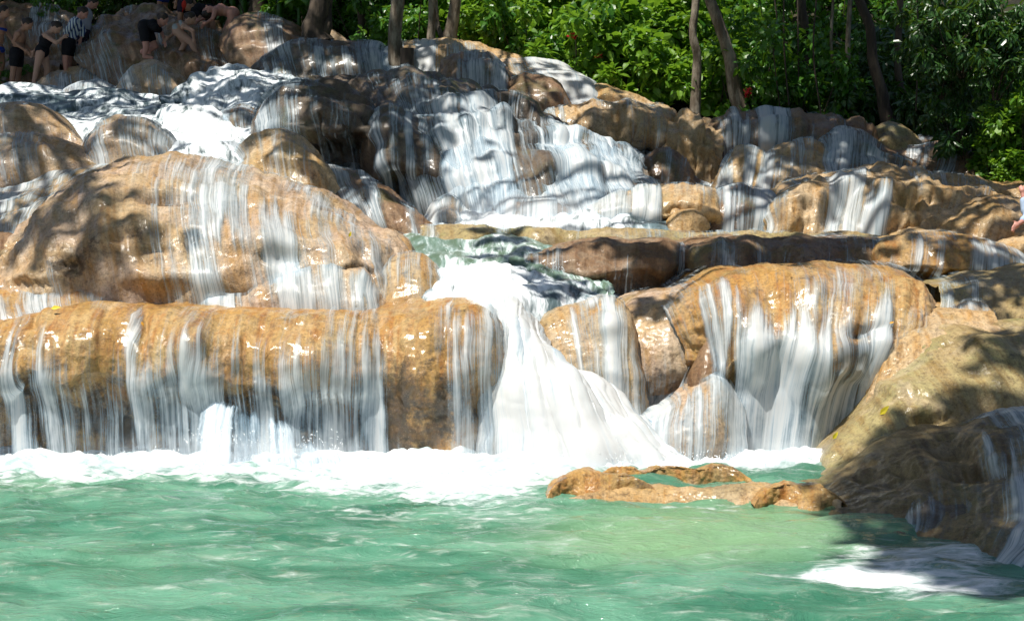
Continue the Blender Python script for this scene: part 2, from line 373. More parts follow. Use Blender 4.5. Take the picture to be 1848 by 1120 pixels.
        rel = noise(np.stack([U * 12, V * 0.5, U * 0 + sd], -1)) * 0.7 + noise(np.stack([U * 32, V * 1.2, U * 0 + sd], -1)) * 0.35
        Q = Q + N2 * (off + vrel * D * (1 + rel))[..., None] + np.array([0, -0.012, 0]) * sst(0.3, 1, vn)[:, None, None]
        fc = grid_faces(NV, nu); keep = D.reshape(-1)[fc].max(1) > 0.03
        if wlabel is None: wlabel = label
        if keep.any():
            fc = fc[keep]; used = np.unique(fc); re = np.full(NV * nu, -1); re[used] = np.arange(len(used))
            me = mesh_np(wname, Q.reshape(-1, 3)[used], re[fc], M[vmat], uv=uv[used], attrs={'dens': D.reshape(-1)[used]}, origin=org)
            wo = link(wname, me, loc=org)
            if wkind: tag(wo, wlabel, kind=wkind)
            else: tag(wo, wlabel, wcat)
    return ro
def mist(px, py, Y, r, dens, label):
    p = W(px, py, Y); m_ = bpy.data.materials.new('fine_spray'); m_.use_nodes = True; t = m_.node_tree; t.nodes.clear()
    o_ = t.nodes.new('ShaderNodeOutputMaterial'); v = t.nodes.new('ShaderNodeVolumePrincipled'); tc = t.nodes.new('ShaderNodeTexCoord')
    ln = t.nodes.new('ShaderNodeVectorMath'); ln.operation = 'LENGTH'; mp = t.nodes.new('ShaderNodeMapRange'); mp.interpolation_type = 'SMOOTHSTEP'
    nz = t.nodes.new('ShaderNodeTexNoise'); nz.inputs['Scale'].default_value = 3.0; mu = t.nodes.new('ShaderNodeMath'); mu.operation = 'MULTIPLY'; m3 = t.nodes.new('ShaderNodeMapRange')
    t.links.new(tc.outputs['Object'], ln.inputs[0]); t.links.new(ln.outputs['Value'], mp.inputs[0])
    for i, k in enumerate((0.15, 1.0, dens, 0.0)): mp.inputs[1 + i].default_value = k
    t.links.new(tc.outputs['Object'], nz.inputs['Vector']); t.links.new(nz.outputs[0], m3.inputs[0]); m3.inputs[1].default_value = .4; m3.inputs[2].default_value = .65; m3.inputs[3].default_value = .3; m3.inputs[4].default_value = 1.5
    t.links.new(mp.outputs[0], mu.inputs[0]); t.links.new(m3.outputs[0], mu.inputs[1]); t.links.new(mu.outputs[0], v.inputs['Density'])
    v.inputs['Color'].default_value = (0.97, 0.98, 1, 1); t.links.new(v.outputs[0], o_.inputs['Volume'])
    import bmesh
    bm = bmesh.new(); bmesh.ops.create_icosphere(bm, subdivisions=3, radius=1.0); me = bpy.data.meshes.new('mist'); bm.to_mesh(me); bm.free(); me.materials.append(m_)
    o = link('mist', me, loc=p); o.scale = r; tag(o, label, kind='stuff')
sc.cycles.volume_step_rate = 2.0; sc.cycles.volume_max_steps = 48; sc.cycles.volume_bounces = 1

# ------------------------------------------------------------------ the stream bed: one water-covered slope under all the rocks
def stream_z(px, Y):
    ys = [10.2, 11, 12, 13, 14, 15, 16, 18, 20, 22, 25, 28, 32, 38]
    zl = [-.4, .65, .95, 1.25, 1.6, 1.95, 2.3, 2.85, 3.25, 3.6, 4.0, 4.25, 4.9, 6.2]
    zc = [-.4, .65, .95, 1.2, 1.40, 1.6, 2.0, 2.75, 3.3, 3.6, 4.1, 4.5, 5.0, 5.4]
    zr = [-.4, .60, .85, 1.1, 1.35, 1.6, 1.7, 1.85, 2.0, 2.2, 2.3, 2.4, 2.5, 2.6]
    l, c, r = (np.interp(Y, ys, z) for z in (zl, zc, zr))
    a = sst(500, 900, px); b = sst(1000, 1600, px)
    return (l * (1 - a) + c * a) * (1 - b) + r * b
def stream():
    nu, nv = 420, 420
    px = np.linspace(-260, 2150, nu); Y = 10.2 + 26 * np.linspace(0, 1, nv) ** 1.25
    PX, YY = np.meshgrid(px, Y); Z = stream_z(PX, YY)
    X = (PX - 924) / F * YY
    q = np.stack([X, YY, Z * 0], -1)
    Z = Z + (0.13 * fbm(q * 1.0, 2) + 0.025 * fbm(q * 3.2, 2)) * sst(10.4, 12, YY)
    d = 0.55 + 0.3 * noise(q * 0.5) + 0.3 * sst(700, 300, PX) * 0.4
    d = d * (1 - 0.8 * sst(1500, 1750, PX))
    P = np.stack([X, YY, Z], -1)
    me = mesh_np('stream', P.reshape(-1, 3), grid_faces(nv, nu)[:, ::-1], M['stream'], uv=np.stack([X, YY * 1.2], -1).reshape(-1, 2), attrs={'dens': d.ravel()})
    tag(link('stream', me), 'white and teal water rushing down between the rocks', kind='structure')
stream()

# ------------------------------------------------------------------ front row
rock('rock_ledge', 'long orange rounded ledge at the front left beside the green pool',
     [(-110, 600, 10.4, -170, 850, 10.0), (-20, 580, 10.5, -70, 848, 9.9), (60, 565, 10.6, 10, 848, 9.9), (110, 553, 10.7, 70, 848, 9.75), (190, 549, 10.7, 150, 848, 9.8), (248, 551, 10.65, 210, 848, 9.95), (300, 549, 10.7, 260, 848, 9.8),
      (400, 557, 10.7, 370, 848, 9.75), (480, 560, 10.65, 455, 848, 9.9), (560, 561, 10.65, 535, 848, 9.8), (640, 560, 10.65, 620, 848, 9.9), (700, 557, 10.65, 690, 848, 9.95), (780, 549, 10.65, 775, 848, 9.84),
      (840, 545, 10.6, 838, 848, 9.86), (880, 556, 10.55, 885, 848, 9.9), (905, 600, 10.5, 925, 848, 10.1), (912, 680, 10.5, 940, 848, 10.3)],
     'orange', n=2.7, uc=(0.38, [(0, .35), (60, .42), (250, .3), (400, .42), (640, .42), (700, .12), (830, .10), (880, .2)]), back=(1.6, 0.02), amp=(0.05, 0.025, 0.007), rib=0.03, res=1.15,
     dents=[(258, 620, 10, 60, 0.06), (345, 630, 30, 45, -0.07), (330, 680, 12, 30, .06), (60, 660, 14, 90, .06), (685, 700, 10, 110, 0.07), (160, 620, 60, 40, -0.05), (520, 640, 70, 30, -0.05), (790, 600, 70, 30, -0.05)],
     veils=[(40, 24, 0.35, 1, 0.75, 50), (110, 60, 0.44, 1, 0.58, 40), (200, 60, 0.47, 1, 0.50, 40), (255, 15, 0.18, 1, 0.70, 50), (300, 50, 0.46, 1, 0.58, 40), (370, 70, 0.48, 1, 0.66, 30),
            (460, 80, 0.44, 1, 0.68, 30), (560, 70, 0.42, 1, 0.66, 25), (640, 50, 0.38, 1, 0.74, 30), (680, 14, 0.36, 1, 0.75, 30), (380, 320, 0.12, 0.42, 0.16, 30),
            (805, 24, 0.12, 0.48, 0.40, -25), (850, 28, 0.25, 1, 0.55, -10), (890, 28, 0.05, 1, 0.75, -10), (60, 18, 0.02, 0.4, 0.40, 30), (420, 300, 0.82, 1, 0.55, 30)],
     wname='water_curtain', wlabel='thin curtain of water strands over the long front left ledge', dark_patches=[(765, 740, 95, 95, .62), (700, 770, 60, 80, .85), (350, 760, 330, 85, .6), (60, 740, 80, 100, .5)], wcat='waterfall', free=0.75, off=0.03, vbias=-0.12)  # undercut recess coloured darker; algae on the right end face
rock('splash_fall', 'tall white splash fanning in front of the long front left ledge',
     [(335, 800, 9.95, 322, 850, 9.6), (360, 745, 10.0, 340, 850, 9.55), (395, 722, 10.0, 380, 850, 9.5), (430, 735, 10.0, 430, 850, 9.5), (470, 725, 10.0, 480, 850, 9.5), (530, 760, 10.0, 550, 850, 9.5), (600, 800, 10.0, 620, 850, 9.55)],
     'tan', n=1.3, back=(0.15, -0.1), amp=(0.04, 0.02, 0.01), shelf=0, veils=[(380, 22, 0.45, 1, 0.6, 20), (405, 26, 0.16, 1, 0.9, 5), (450, 34, 0.30, 1, 0.6, -10), (500, 26, 0.3, 1, 0.55), (560, 45, 0.5, 1, 0.4)],
     wname='splash', wlabel='white fan of splashing water at the foot of the front left ledge', wcat='splash', solid=False, free=0.0, vrel=0.03)
rock('boulder', 'rock buried under the big white central fall',
     [(850, 640, 10.6, 850, 850, 10.1), (880, 565, 10.7, 880, 850, 9.9), (920, 555, 10.75, 950, 850, 9.7), (955, 580, 10.8, 1050, 850, 9.6), (985, 620, 10.8, 1150, 850, 9.6), (1020, 670, 10.8, 1240, 848, 9.65), (1100, 740, 10.7, 1300, 848, 9.8)],
     'pink', n=1.7, back=(0.8, 0.1), amp=(0.07, 0.03, 0.01), rib=0.06, res=1.3, vsm=16,
     veils=[(875, 30, -.2, 1, 0.8), (925, 55, -.2, 1, 1.35), (985, 75, -.2, 1, 1.3), (1050, 70, 0.05, 1, 1.0)],
     wname='waterfall', wlabel='broad white central waterfall fanning into the green pool', vrel=0.02)
rock('boulder', 'orange brown rounded rock just right of the white central fall',
     [(945, 640, 10.9, 990, 760, 10.6), (965, 585, 10.95, 1010, 780, 10.5), (1000, 560, 11.0, 1050, 790, 10.4), (1050, 548, 11.1, 1080, 800, 10.35), (1100, 538, 11.1, 1110, 810, 10.3), (1135, 560, 11.05, 1150, 810, 10.35), (1155, 640, 11.0, 1165, 810, 10.5)],
     'tan', n=2.2, back=(0.6, 0.0), amp=(0.04, 0.02, 0.006), rib=0.02, dents=[(1090, 590, 30, 20, -0.06)],
     veils=[(1090, 24, 0.1, 1, 0.9), (1030, 60, 0.15, 1, 0.42), (1130, 25, 0.35, 1, 0.4), (1080, 50, -.1, 0.15, 0.6)], wlabel='thin white fall on the orange rock beside the central fall')
rock('boulder', 'smooth pinkish rock face with one dark shadow patch, right of centre',
     [(1110, 600, 11.2, 1120, 740, 10.8), (1120, 550, 11.3, 1140, 760, 10.7), (1160, 530, 11.4, 1180, 775, 10.6), (1210, 524, 11.4, 1220, 780, 10.6), (1270, 512, 11.4, 1270, 780, 10.6), (1320, 520, 11.4, 1310, 780, 10.8)],
     'pink', n=2.5, uc=(0.55, 0.15), back=(0.7, 0.0), amp=(0.03, 0.015, 0.006), rib=0.015,
     veils=[(1240, 22, 0.1, 1, 0.85, 45), (1175, 40, 0.65, 1, 0.35)], wlabel='narrow white chute between the pinkish rock and the right ledge')
rock('rock_ledge', 'big orange bulging ledge with draped lip on the right',
     [(1195, 560, 11.0, 1260, 780, 10.5), (1240, 528, 11.0, 1290, 850, 10.15), (1300, 503, 11.0, 1320, 850, 10.0), (1370, 492, 11.0, 1370, 850, 9.9), (1440, 487, 11.0, 1430, 850, 9.88), (1540, 485, 11.0, 1490, 850, 9.9), (1620, 489, 10.95, 1560, 850, 9.95),
      (1670, 503, 10.9, 1620, 800, 10.0), (1690, 545, 10.8, 1660, 760, 10.3)],
     'orange', n=2.5, uc=(0.40, 0.45), back=(1.3, 0.04), amp=(0.06, 0.03, 0.008), rib=0.035, res=1.15,
     dents=[(1290, 640, 35, 60, 0.08), (1500, 640, 60, 25, -0.08), (1560, 600, 30, 14, 0.12)],
     veils=[(1255, 25, 0.12, 1, 0.75, 40), (1295, 10, 0.1, 0.5, 0.7), (1340, 38, 0.38, 1, 0.85), (1400, 70, 0.44, 1, 0.82, 10), (1470, 70, 0.48, 1, 0.78, 20), (1540, 55, 0.46, 1, 0.7, 20), (1580, 24, 0.32, 1, 0.8, 25), (1430, 260, 0.75, 1, 0.8, 20), (1450, 200, 0.1, .5, 0.14)],
     wname='water_curtain', wlabel='white curtain of streaks falling from the big right ledge', dark_patches=[(1430, 740, 190, 90, .55), (1560, 640, 50, 40, .6)], free=0.7, off=0.03)  # rock behind the right curtain coloured darker
rock('boulder', 'narrow pointed fin of brown rock splitting the right curtain',
     [(1215, 740, 10.6, 1200, 800, 10.3), (1240, 680, 10.6, 1225, 810, 10.2), (1275, 592, 10.65, 1265, 820, 10.1), (1300, 610, 10.65, 1300, 820, 10.15), (1325, 700, 10.7, 1325, 820, 10.3)],
     'brown', n=2.0, back=(0.4, -0.3), amp=(0.02, 0.012, 0.005), veils=[(1232, 16, 0.0, 1, 0.7, 10)], wlabel='white chute left of the pointed fin rock')
rock('boulder', 'low pinkish rock lapped by white water under the pointed fin',
     [(1140, 800, 10.2, 1120, 850, 9.9), (1165, 755, 10.25, 1150, 850, 9.8), (1200, 735, 10.3, 1190, 850, 9.75), (1250, 690, 10.35, 1240, 850, 9.7), (1300, 672, 10.35, 1290, 850, 9.75), (1335, 720, 10.3, 1340, 850, 9.9)],
     'pink', n=1.9, back=(0.4, -0.2), amp=(0.04, 0.02, 0.008), veils=[(1180, 50, -.1, 1, 1.0), (1300, 45, 0.0, 1, 0.7, 30), (1240, 45, 0.3, 1, 0.65)], wlabel='white splash pouring over the low pinkish rock')
rock('boulder', 'brown rough rock wedged between the right ledge and the big smooth boulder',
     [(1530, 800, 10.0, 1480, 850, 9.8), (1560, 720, 10.1, 1500, 850, 9.7), (1600, 620, 10.3, 1560, 850, 9.6), (1640, 575, 10.5, 1640, 840, 9.5), (1700, 560, 10.6, 1720, 840, 9.5), (1780, 560, 10.6, 1800, 840, 9.5)],
     'tan', n=2.0, back=(0.6, 0), amp=(0.04, 0.025, 0.01))
rock('boulder', 'big smooth greenish tan boulder sloping into the pool on the right',
     [(1476, 862, 9.35, 1478, 905, 9.2), (1484, 830, 9.4, 1500, 915, 9.0), (1510, 795, 9.5, 1555, 925, 8.85), (1560, 735, 9.7, 1630, 930, 8.8), (1605, 670, 9.9, 1720, 920, 8.95), (1640, 615, 10.1, 1790, 890, 9.1),
      (1690, 588, 10.2, 1870, 880, 9.15), (1760, 580, 10.2, 1960, 870, 9.15), (1850, 578, 10.2, 2060, 860, 9.15), (1960, 590, 10.2, 2200, 860, 9.15)],
     'green', n=1.7, back=(0.6, -0.1), amp=(0.06, 0.02, 0.004), rib=0.008, res=0.9, dents=[(1680, 752, 40, 12, 0.10), (1620, 700, 80, 14, -0.04)])
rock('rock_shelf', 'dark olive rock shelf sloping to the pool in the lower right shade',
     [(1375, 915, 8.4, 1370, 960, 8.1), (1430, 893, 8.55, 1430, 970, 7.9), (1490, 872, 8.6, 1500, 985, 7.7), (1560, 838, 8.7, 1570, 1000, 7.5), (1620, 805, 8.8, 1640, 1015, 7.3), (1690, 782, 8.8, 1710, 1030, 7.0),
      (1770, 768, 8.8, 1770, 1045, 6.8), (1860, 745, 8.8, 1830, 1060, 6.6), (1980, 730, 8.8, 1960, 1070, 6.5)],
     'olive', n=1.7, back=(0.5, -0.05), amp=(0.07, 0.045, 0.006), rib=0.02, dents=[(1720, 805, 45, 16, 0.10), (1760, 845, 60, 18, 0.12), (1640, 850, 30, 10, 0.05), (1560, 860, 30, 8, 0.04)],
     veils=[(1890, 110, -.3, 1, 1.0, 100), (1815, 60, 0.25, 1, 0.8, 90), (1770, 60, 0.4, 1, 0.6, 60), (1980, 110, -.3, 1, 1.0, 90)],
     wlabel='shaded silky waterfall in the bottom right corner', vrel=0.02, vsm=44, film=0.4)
rock('boulder', 'dark wet lump of rock at the edge of the shaded bottom right fall',
     [(1625, 935, 7.9, 1620, 985, 7.5), (1650, 895, 7.95, 1640, 990, 7.4), (1700, 872, 8.0, 1700, 995, 7.35), (1745, 880, 8.0, 1750, 995, 7.4), (1775, 925, 7.9, 1790, 995, 7.5)],
     'dark', n=2.3, back=(0.4, -0.2), amp=(0.03, 0.015, 0.004), veils=[(1650, 20, 0.05, 1, 0.35)], wlabel='thin film of water on the dark wet lump')
rock('boulder', 'low dark rock lying at the pool edge beneath the olive shelf',
     [(1486, 970, 7.6, 1484, 990, 7.4), (1500, 945, 7.65, 1495, 995, 7.3), (1560, 935, 7.7, 1560, 998, 7.25), (1620, 932, 7.7, 1630, 1000, 7.2), (1680, 950, 7.6, 1700, 1010, 7.1), (1740, 990, 7.3, 1750, 1020, 7.0)],
     'dark', n=2.0, back=(0.5, -0.1), amp=(0.04, 0.03, 0.006))
# low rocks in the pool
def low_rock(label, x0, x1, yt, yb, mat='orange', seed=1, zt=.10):
    w = x1 - x0; c = []
    for fx, fy in ((0, 1.0), (.07, .5), (.2, .16), (.36, 0.0), (.52, .14), (.68, .05), (.84, .3), (.95, .65), (1, 1.0)):
        y = yt + (yb - yt) * fy * .85 + 3 * math.sin(seed * 3 + fx * 11); Yc = (HC - zt * (1 - fy) - .01) * F / (y - 410.0)
        yq = yb + 6 * math.sin(seed * 5 + fx * 9)
        c.append((x0 + w * fx, y, Yc - .12, x0 + w * fx, yq + 6, min((HC + .05) * F / (yq + 6 - 410.0), Yc - .04) - .12))
    rock('low_rock', label, c, mat, n=1.4, back=(0.5, -0.2), amp=(0.03, 0.03, 0.008), shelf=0.5, rib=0.01, res=1.6, seed=seed, skirt=.2)
low_rock('broad flat slab awash between the low orange rocks and the olive shelf', 1010, 1520, 874, 916, 'tan', 9, .045)
low_rock('low orange rock at the left end of the row awash in the pool', 985, 1190, 850, 904, 'orange', 2, .11)
low_rock('low tan rock behind the leftmost orange rock awash in the pool', 1080, 1240, 843, 868, 'orange', 5, .07)
low_rock('low orange brown rock awash in the middle of the pool row', 1150, 1360, 837, 872, 'orange', 3, .09)
low_rock('flat yellowish tan rock joining the olive shelf', 1360, 1530, 868, 922, 'orange', 8, .10)

# ------------------------------------------------------------------ left mound
rock('boulder', 'huge domed tan boulder on the left behind the front ledge',
     [(-60, 520, 12.0, -60, 560, 11.4), (20, 440, 12.4, 40, 560, 11.4), (70, 395, 12.7, 80, 560, 11.3), (125, 345, 13.1, 110, 560, 11.2), (195, 303, 13.4, 170, 560, 11.15), (262, 283, 13.6, 240, 560, 11.1), (335, 286, 13.6, 330, 560, 11.1),
      (400, 298, 13.55, 410, 560, 11.1), (480, 316, 13.5, 490, 560, 11.1), (560, 342, 13.3, 580, 560, 11.1), (625, 372, 13.1, 660, 560, 11.2), (680, 405, 12.9, 715, 555, 11.3), (725, 440, 12.5, 745, 545, 11.5), (745, 490, 12.2, 760, 540, 11.7)],
     'pink', n=2.1, back=(1.0, -0.4), amp=(0.07, 0.035, 0.008), rib=0.03, res=1.0,
     dents=[(300, 356, 50, 10, 0.13), (260, 400, 60, 25, -0.03), (510, 465, 35, 12, 0.14), (345, 432, 12, 16, 0.07), (205, 428, 14, 6, 0.06), (275, 452, 36, 5, 0.06), (125, 478, 24, 12, 0.08), (60, 500, 30, 10, -0.05),
            (470, 430, 60, 30, -0.06), (640, 455, 60, 30, -0.05), (640, 492, 40, 8, 0.10), (300, 500, 80, 18, -0.08)],
     veils=[(410, 34, 0.12, 1, 0.72, -30), (470, 50, 0.10, 0.80, 0.62, -60), (395, 50, -.05, 0.2, 0.45), (520, 50, 0.55, 1, 0.5), (340, 60, 0.25, 0.9, 0.22), (600, 60, 0.25, 0.8, 0.30), (560, 45, 0.1, 0.4, 0.3), (660, 40, 0.5, 1, 0.25), (330, 25, 0.75, 1, 0.4)],
     wlabel='white water sliding down the huge domed left boulder', dark_patches=[(120, 470, 60, 40, .45), (345, 435, 30, 25, .5), (640, 490, 60, 14, .5)])  # darker colour around the hollows of the dome
rock('boulder', 'low pinkish shelf rock with white runs at the foot of the domed boulder',
     [(360, 552, 11.3, 360, 570, 11.0), (390, 528, 11.4, 380, 575, 10.95), (450, 515, 11.5, 450, 575, 10.9), (500, 480, 11.55, 500, 575, 10.9), (580, 468, 11.6, 590, 575, 10.9), (650, 485, 11.6, 660, 575, 10.9), (700, 540, 11.5, 710, 575, 11.0)],
     'pink', n=2.2, back=(0.5, -0.2), amp=(0.04, 0.03, 0.008), veils=[(420, 40, -.1, 1, 0.8), (530, 50, 0.0, 1, 0.55), (600, 30, 0.2, 1, 0.6), (650, 35, 0.5, 1, 0.8)], wlabel='white runs over the low pinkish shelf rock')
rock('boulder', 'rounded pink tan rock between the domed boulder and the foaming rapid',
     [(680, 548, 11.6, 680, 570, 11.2), (690, 490, 11.7, 690, 575, 11.2), (715, 460, 11.8, 715, 575, 11.1), (750, 458, 11.8, 755, 575, 11.1), (785, 480, 11.75, 790, 570, 11.2), (805, 530, 11.6, 810, 565, 11.4)],
     'tan', n=2.1, back=(0.5, -0.2), amp=(0.03, 0.015, 0.006), veils=[(790, 25, 0.1, 1, 0.4)], wlabel='water lapping the rounded pink tan rock')
rock('rock_shelf', 'low yellow tan wave-like shelf at the far left above the front ledge',
     [(-120, 520, 11.6, -120, 590, 10.9), (0, 512, 11.6, 0, 590, 10.9), (60, 520, 11.6, 70, 590, 10.9), (140, 508, 11.5, 150, 585, 10.9), (220, 520, 11.5, 240, 580, 10.95), (330, 535, 11.4, 340, 575, 11.0), (400, 550, 11.3, 420, 575, 11.0)],
     'orange', n=1.8, back=(0.6, -0.1), amp=(0.05, 0.03, 0.005), veils=[(75, 35, 0.1, 1, 0.6), (10, 60, 0.5, 1, 0.35), (190, 50, 0.5, 1, 0.35)], wlabel='thin water over the yellow tan shelf at the far left')
rock('boulder', 'dark brown rock at the left frame edge beside a bluish chute',
     [(-100, 430, 12.4, -100, 530, 11.8), (-20, 420, 12.4, -20, 530, 11.8), (30, 432, 12.4, 35, 530, 11.8), (55, 480, 12.2, 65, 530, 11.8)], 'brown', n=2.3, back=(0.5, -0.2), amp=(0.04, 0.02, 0.006),
     veils=[(45, 16, 0.0, 1, 0.7)], wlabel='bluish chute at the left frame edge')
rock('stream_bed_slope', 'channel', [(-120, 340, 14.4, -160, 450, 12.4), (0, 340, 14.3, -60, 450, 12.4), (100, 315, 14.3, 20, 450, 12.4), (210, 296, 14.2, 80, 430, 12.7), (250, 300, 14.0, 130, 400, 13.0)],
     'tan', n=1.4, back=(0.5, 0), amp=(0.05, 0.03, 0.008), veils=[(50, 160, -.2, 1, 0.45), (200, 40, -.2, 0.8, 0.55)], wname='water_channel', wcat='stream', wlabel='bluish channel of water sliding left above the domed boulder', cat='rock')
bpy.data.objects['stream_bed_slope'].name = 'rock_slope'
bpy.data.objects['rock_slope']['label'] = 'smooth sloping rock under the bluish channel, upper left of the domed boulder'
rock('boulder', 'mottled brown boulder at the left edge, second row up',
     [(-100, 290, 15.0, -100, 350, 14.4), (-20, 262, 15.0, -20, 360, 14.3), (50, 242, 15.0, 60, 360, 14.3), (110, 248, 15.0, 120, 360, 14.2), (160, 275, 14.9, 170, 350, 14.3), (200, 305, 14.7, 205, 340, 14.4)], 'pink', n=2.2, back=(0.8, -0.4),
     veils=[(20, 60, 0.0, 0.8, 0.25)], wlabel='thin veil on the mottled boulder at the left edge')
rock('boulder', 'rounded brown boulder near the left edge, third row up',
     [(-100, 230, 16.4, -100, 300, 15.5), (-20, 195, 16.4, -20, 300, 15.5), (45, 184, 16.4, 50, 300, 15.5), (95, 195, 16.4, 100, 300, 15.5), (130, 232, 16.2, 140, 300, 15.6), (158, 285, 15.9, 165, 310, 15.4)], 'pink', n=2.3, back=(0.8, -0.4),
     veils=[(-20, 60, 0.3, 1, 0.3)], wlabel='thin veil on the third row boulder at the left edge')
rock('boulder', 'pinkish dome with streaming sides left of the white rapid',
     [(160, 285, 15.4, 150, 320, 14.8), (180, 240, 15.6, 180, 330, 14.7), (220, 210, 15.8, 225, 330, 14.6), (260, 215, 15.8, 275, 330, 14.6), (300, 250, 15.6, 320, 325, 14.6), (335, 285, 15.3, 340, 320, 14.8)], 'pink', n=2.1, back=(0.8, -0.4),
     veils=[(190, 28, 0.1, 1, 0.45), (245, 30, 0.05, 1, 0.25), (300, 35, 0.1, 1, 0.5)], wlabel='streams down the sides of the pinkish dome')
rock('boulder', 'bright tan boulder with a dark shadow stripe above the domed boulder',
     [(436, 300, 14.6, 430, 345, 14.0), (455, 262, 14.7, 455, 360, 13.9), (480, 240, 14.8, 490, 370, 13.9), (515, 238, 14.8, 530, 375, 13.9), (560, 262, 14.7, 575, 380, 13.8), (590, 300, 14.5, 600, 385, 13.8), (605, 340, 14.3, 610, 385, 13.9)],
     'tan', n=2.3, back=(0.7, -0.5), amp=(0.04, 0.025, 0.008), veils=[(450, 16, 0.1, 0.8, 0.45)], wlabel='trickle on the left of the bright tan boulder')
rock('boulder', 'low rock crossed by the white rapid beyond the bright tan boulder',
     [(300, 300, 14.6, 290, 330, 14.0), (340, 262, 14.9, 330, 330, 13.9), (400, 262, 14.9, 400, 330, 13.9), (450, 280, 14.7, 450, 340, 13.8)], 'tan', n=1.5, back=(0.8, 0), amp=(0.08, .06, .02), vmat='stream', veils=[(370, 110, -.2, 1, 0.75)], wlabel='white water tumbling behind the domed boulder')
# ------------------------------------------------------------------ middle ledges on the right
rock('rock_ledge', 'thin long ledge catching sun, farther of the two in the middle',
     [(760, 412, 13.6, 760, 450, 13.3), (850, 408, 13.7, 850, 455, 13.1), (905, 413, 13.6, 905, 455, 13.3), (960, 410, 13.7, 960, 455, 13.1), (1040, 417, 13.6, 1040, 455, 13.3), (1100, 415, 13.7, 1100, 455, 13.1), (1250, 420, 13.6, 1250, 455, 13.25), (1400, 421, 13.6, 1400, 455, 13.2), (1540, 424, 13.6, 1540, 455, 13.2), (1620, 430, 13.6, 1620, 460, 13.2)],
     'green', n=2.8, back=(1.2, 0.03), amp=(0.02, 0.015, 0.005), res=0.8, veils=[(1350, 180, -.1, 0.6, 0.15), (900, 40, 0.1, 0.6, 0.3)], wname='water_film', wlabel='shining film of water on the thin long ledge', wcat='water')
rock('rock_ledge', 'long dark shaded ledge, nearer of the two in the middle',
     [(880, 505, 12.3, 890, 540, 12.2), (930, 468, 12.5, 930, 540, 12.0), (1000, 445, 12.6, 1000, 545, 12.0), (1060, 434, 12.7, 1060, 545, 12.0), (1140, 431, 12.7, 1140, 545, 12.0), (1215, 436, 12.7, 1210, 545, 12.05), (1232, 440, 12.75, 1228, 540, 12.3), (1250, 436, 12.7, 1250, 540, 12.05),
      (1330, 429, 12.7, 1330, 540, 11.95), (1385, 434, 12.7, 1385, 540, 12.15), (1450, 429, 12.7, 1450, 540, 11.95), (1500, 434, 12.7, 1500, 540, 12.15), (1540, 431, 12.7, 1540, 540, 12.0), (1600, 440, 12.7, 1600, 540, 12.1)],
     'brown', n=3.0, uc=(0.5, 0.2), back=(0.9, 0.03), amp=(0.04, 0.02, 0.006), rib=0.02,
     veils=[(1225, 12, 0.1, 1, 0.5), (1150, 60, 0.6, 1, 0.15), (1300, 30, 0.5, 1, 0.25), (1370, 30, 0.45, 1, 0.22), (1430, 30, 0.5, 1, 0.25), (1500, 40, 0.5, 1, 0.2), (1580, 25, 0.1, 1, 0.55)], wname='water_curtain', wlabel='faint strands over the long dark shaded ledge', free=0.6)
rock('boulder', 'rounded orange block with white strands at the right end of the dark ledge',
     [(1565, 490, 12.2, 1565, 520, 11.8), (1575, 448, 12.3, 1575, 520, 11.75), (1610, 428, 12.3, 1605, 520, 11.7), (1670, 422, 12.3, 1665, 520, 11.7), (1730, 425, 12.3, 1730, 520, 11.7), (1785, 440, 12.3, 1800, 520, 11.7), (1840, 468, 12.2, 1860, 515, 11.8), (1880, 492, 12.1, 1890, 515, 11.9)],
     'orange', n=2.4, uc=(0.6, 0.15), back=(0.8, 0), amp=(0.03, 0.015, 0.006), veils=[(1650, 14, 0.3, 1, 0.5), (1690, 12, 0.3, 1, 0.5), (1640, 60, 0.75, 1, 0.35), (1770, 45, 0.3, 1, 0.55), (1830, 25, 0.1, 1, 0.7)], wlabel='white strands on the rounded orange block')
rock('rock_shelf', 'low tan shelf at the right edge behind the orange block',
     [(1770, 445, 12.9, 1770, 480, 12.4), (1820, 434, 12.9, 1820, 490, 12.4), (1900, 432, 12.9, 1900, 500, 12.3), (2000, 435, 12.9, 2000, 500, 12.3)], 'tan', n=2.0, back=(1.0, 0.02))
rock('rock_shelf', 'yellow tan rim of rock at the right edge below the orange block',
     [(1690, 515, 11.3, 1690, 600, 10.8), (1740, 497, 11.5, 1740, 600, 10.8), (1800, 488, 11.6, 1800, 600, 10.7), (1880, 480, 11.6, 1880, 600, 10.7), (2000, 480, 11.6, 2000, 600, 10.7)], 'green', n=1.6, back=(0.6, 0.0), amp=(0.04, 0.02, 0.005),
     veils=[(1700, 20, 0.1, 1, 0.45)], wlabel='trickle beside the yellow tan rim')
rock('boulder', 'small pinkish wet rock in the shaded pocket above the big smooth boulder',
     [(1700, 600, 10.7, 1700, 620, 10.5), (1715, 560, 10.75, 1712, 620, 10.5), (1745, 540, 10.8, 1745, 620, 10.45), (1780, 548, 10.8, 1785, 620, 10.45), (1805, 590, 10.7, 1810, 620, 10.5)], 'pink', n=2.1, back=(0.3, -0.2), amp=(0.02, 0.015, 0.006),
     veils=[(1715, 18, 0.0, 1, 0.5), (1780, 30, 0.55, 1, 0.7)], wlabel='white water around the small pinkish rock')
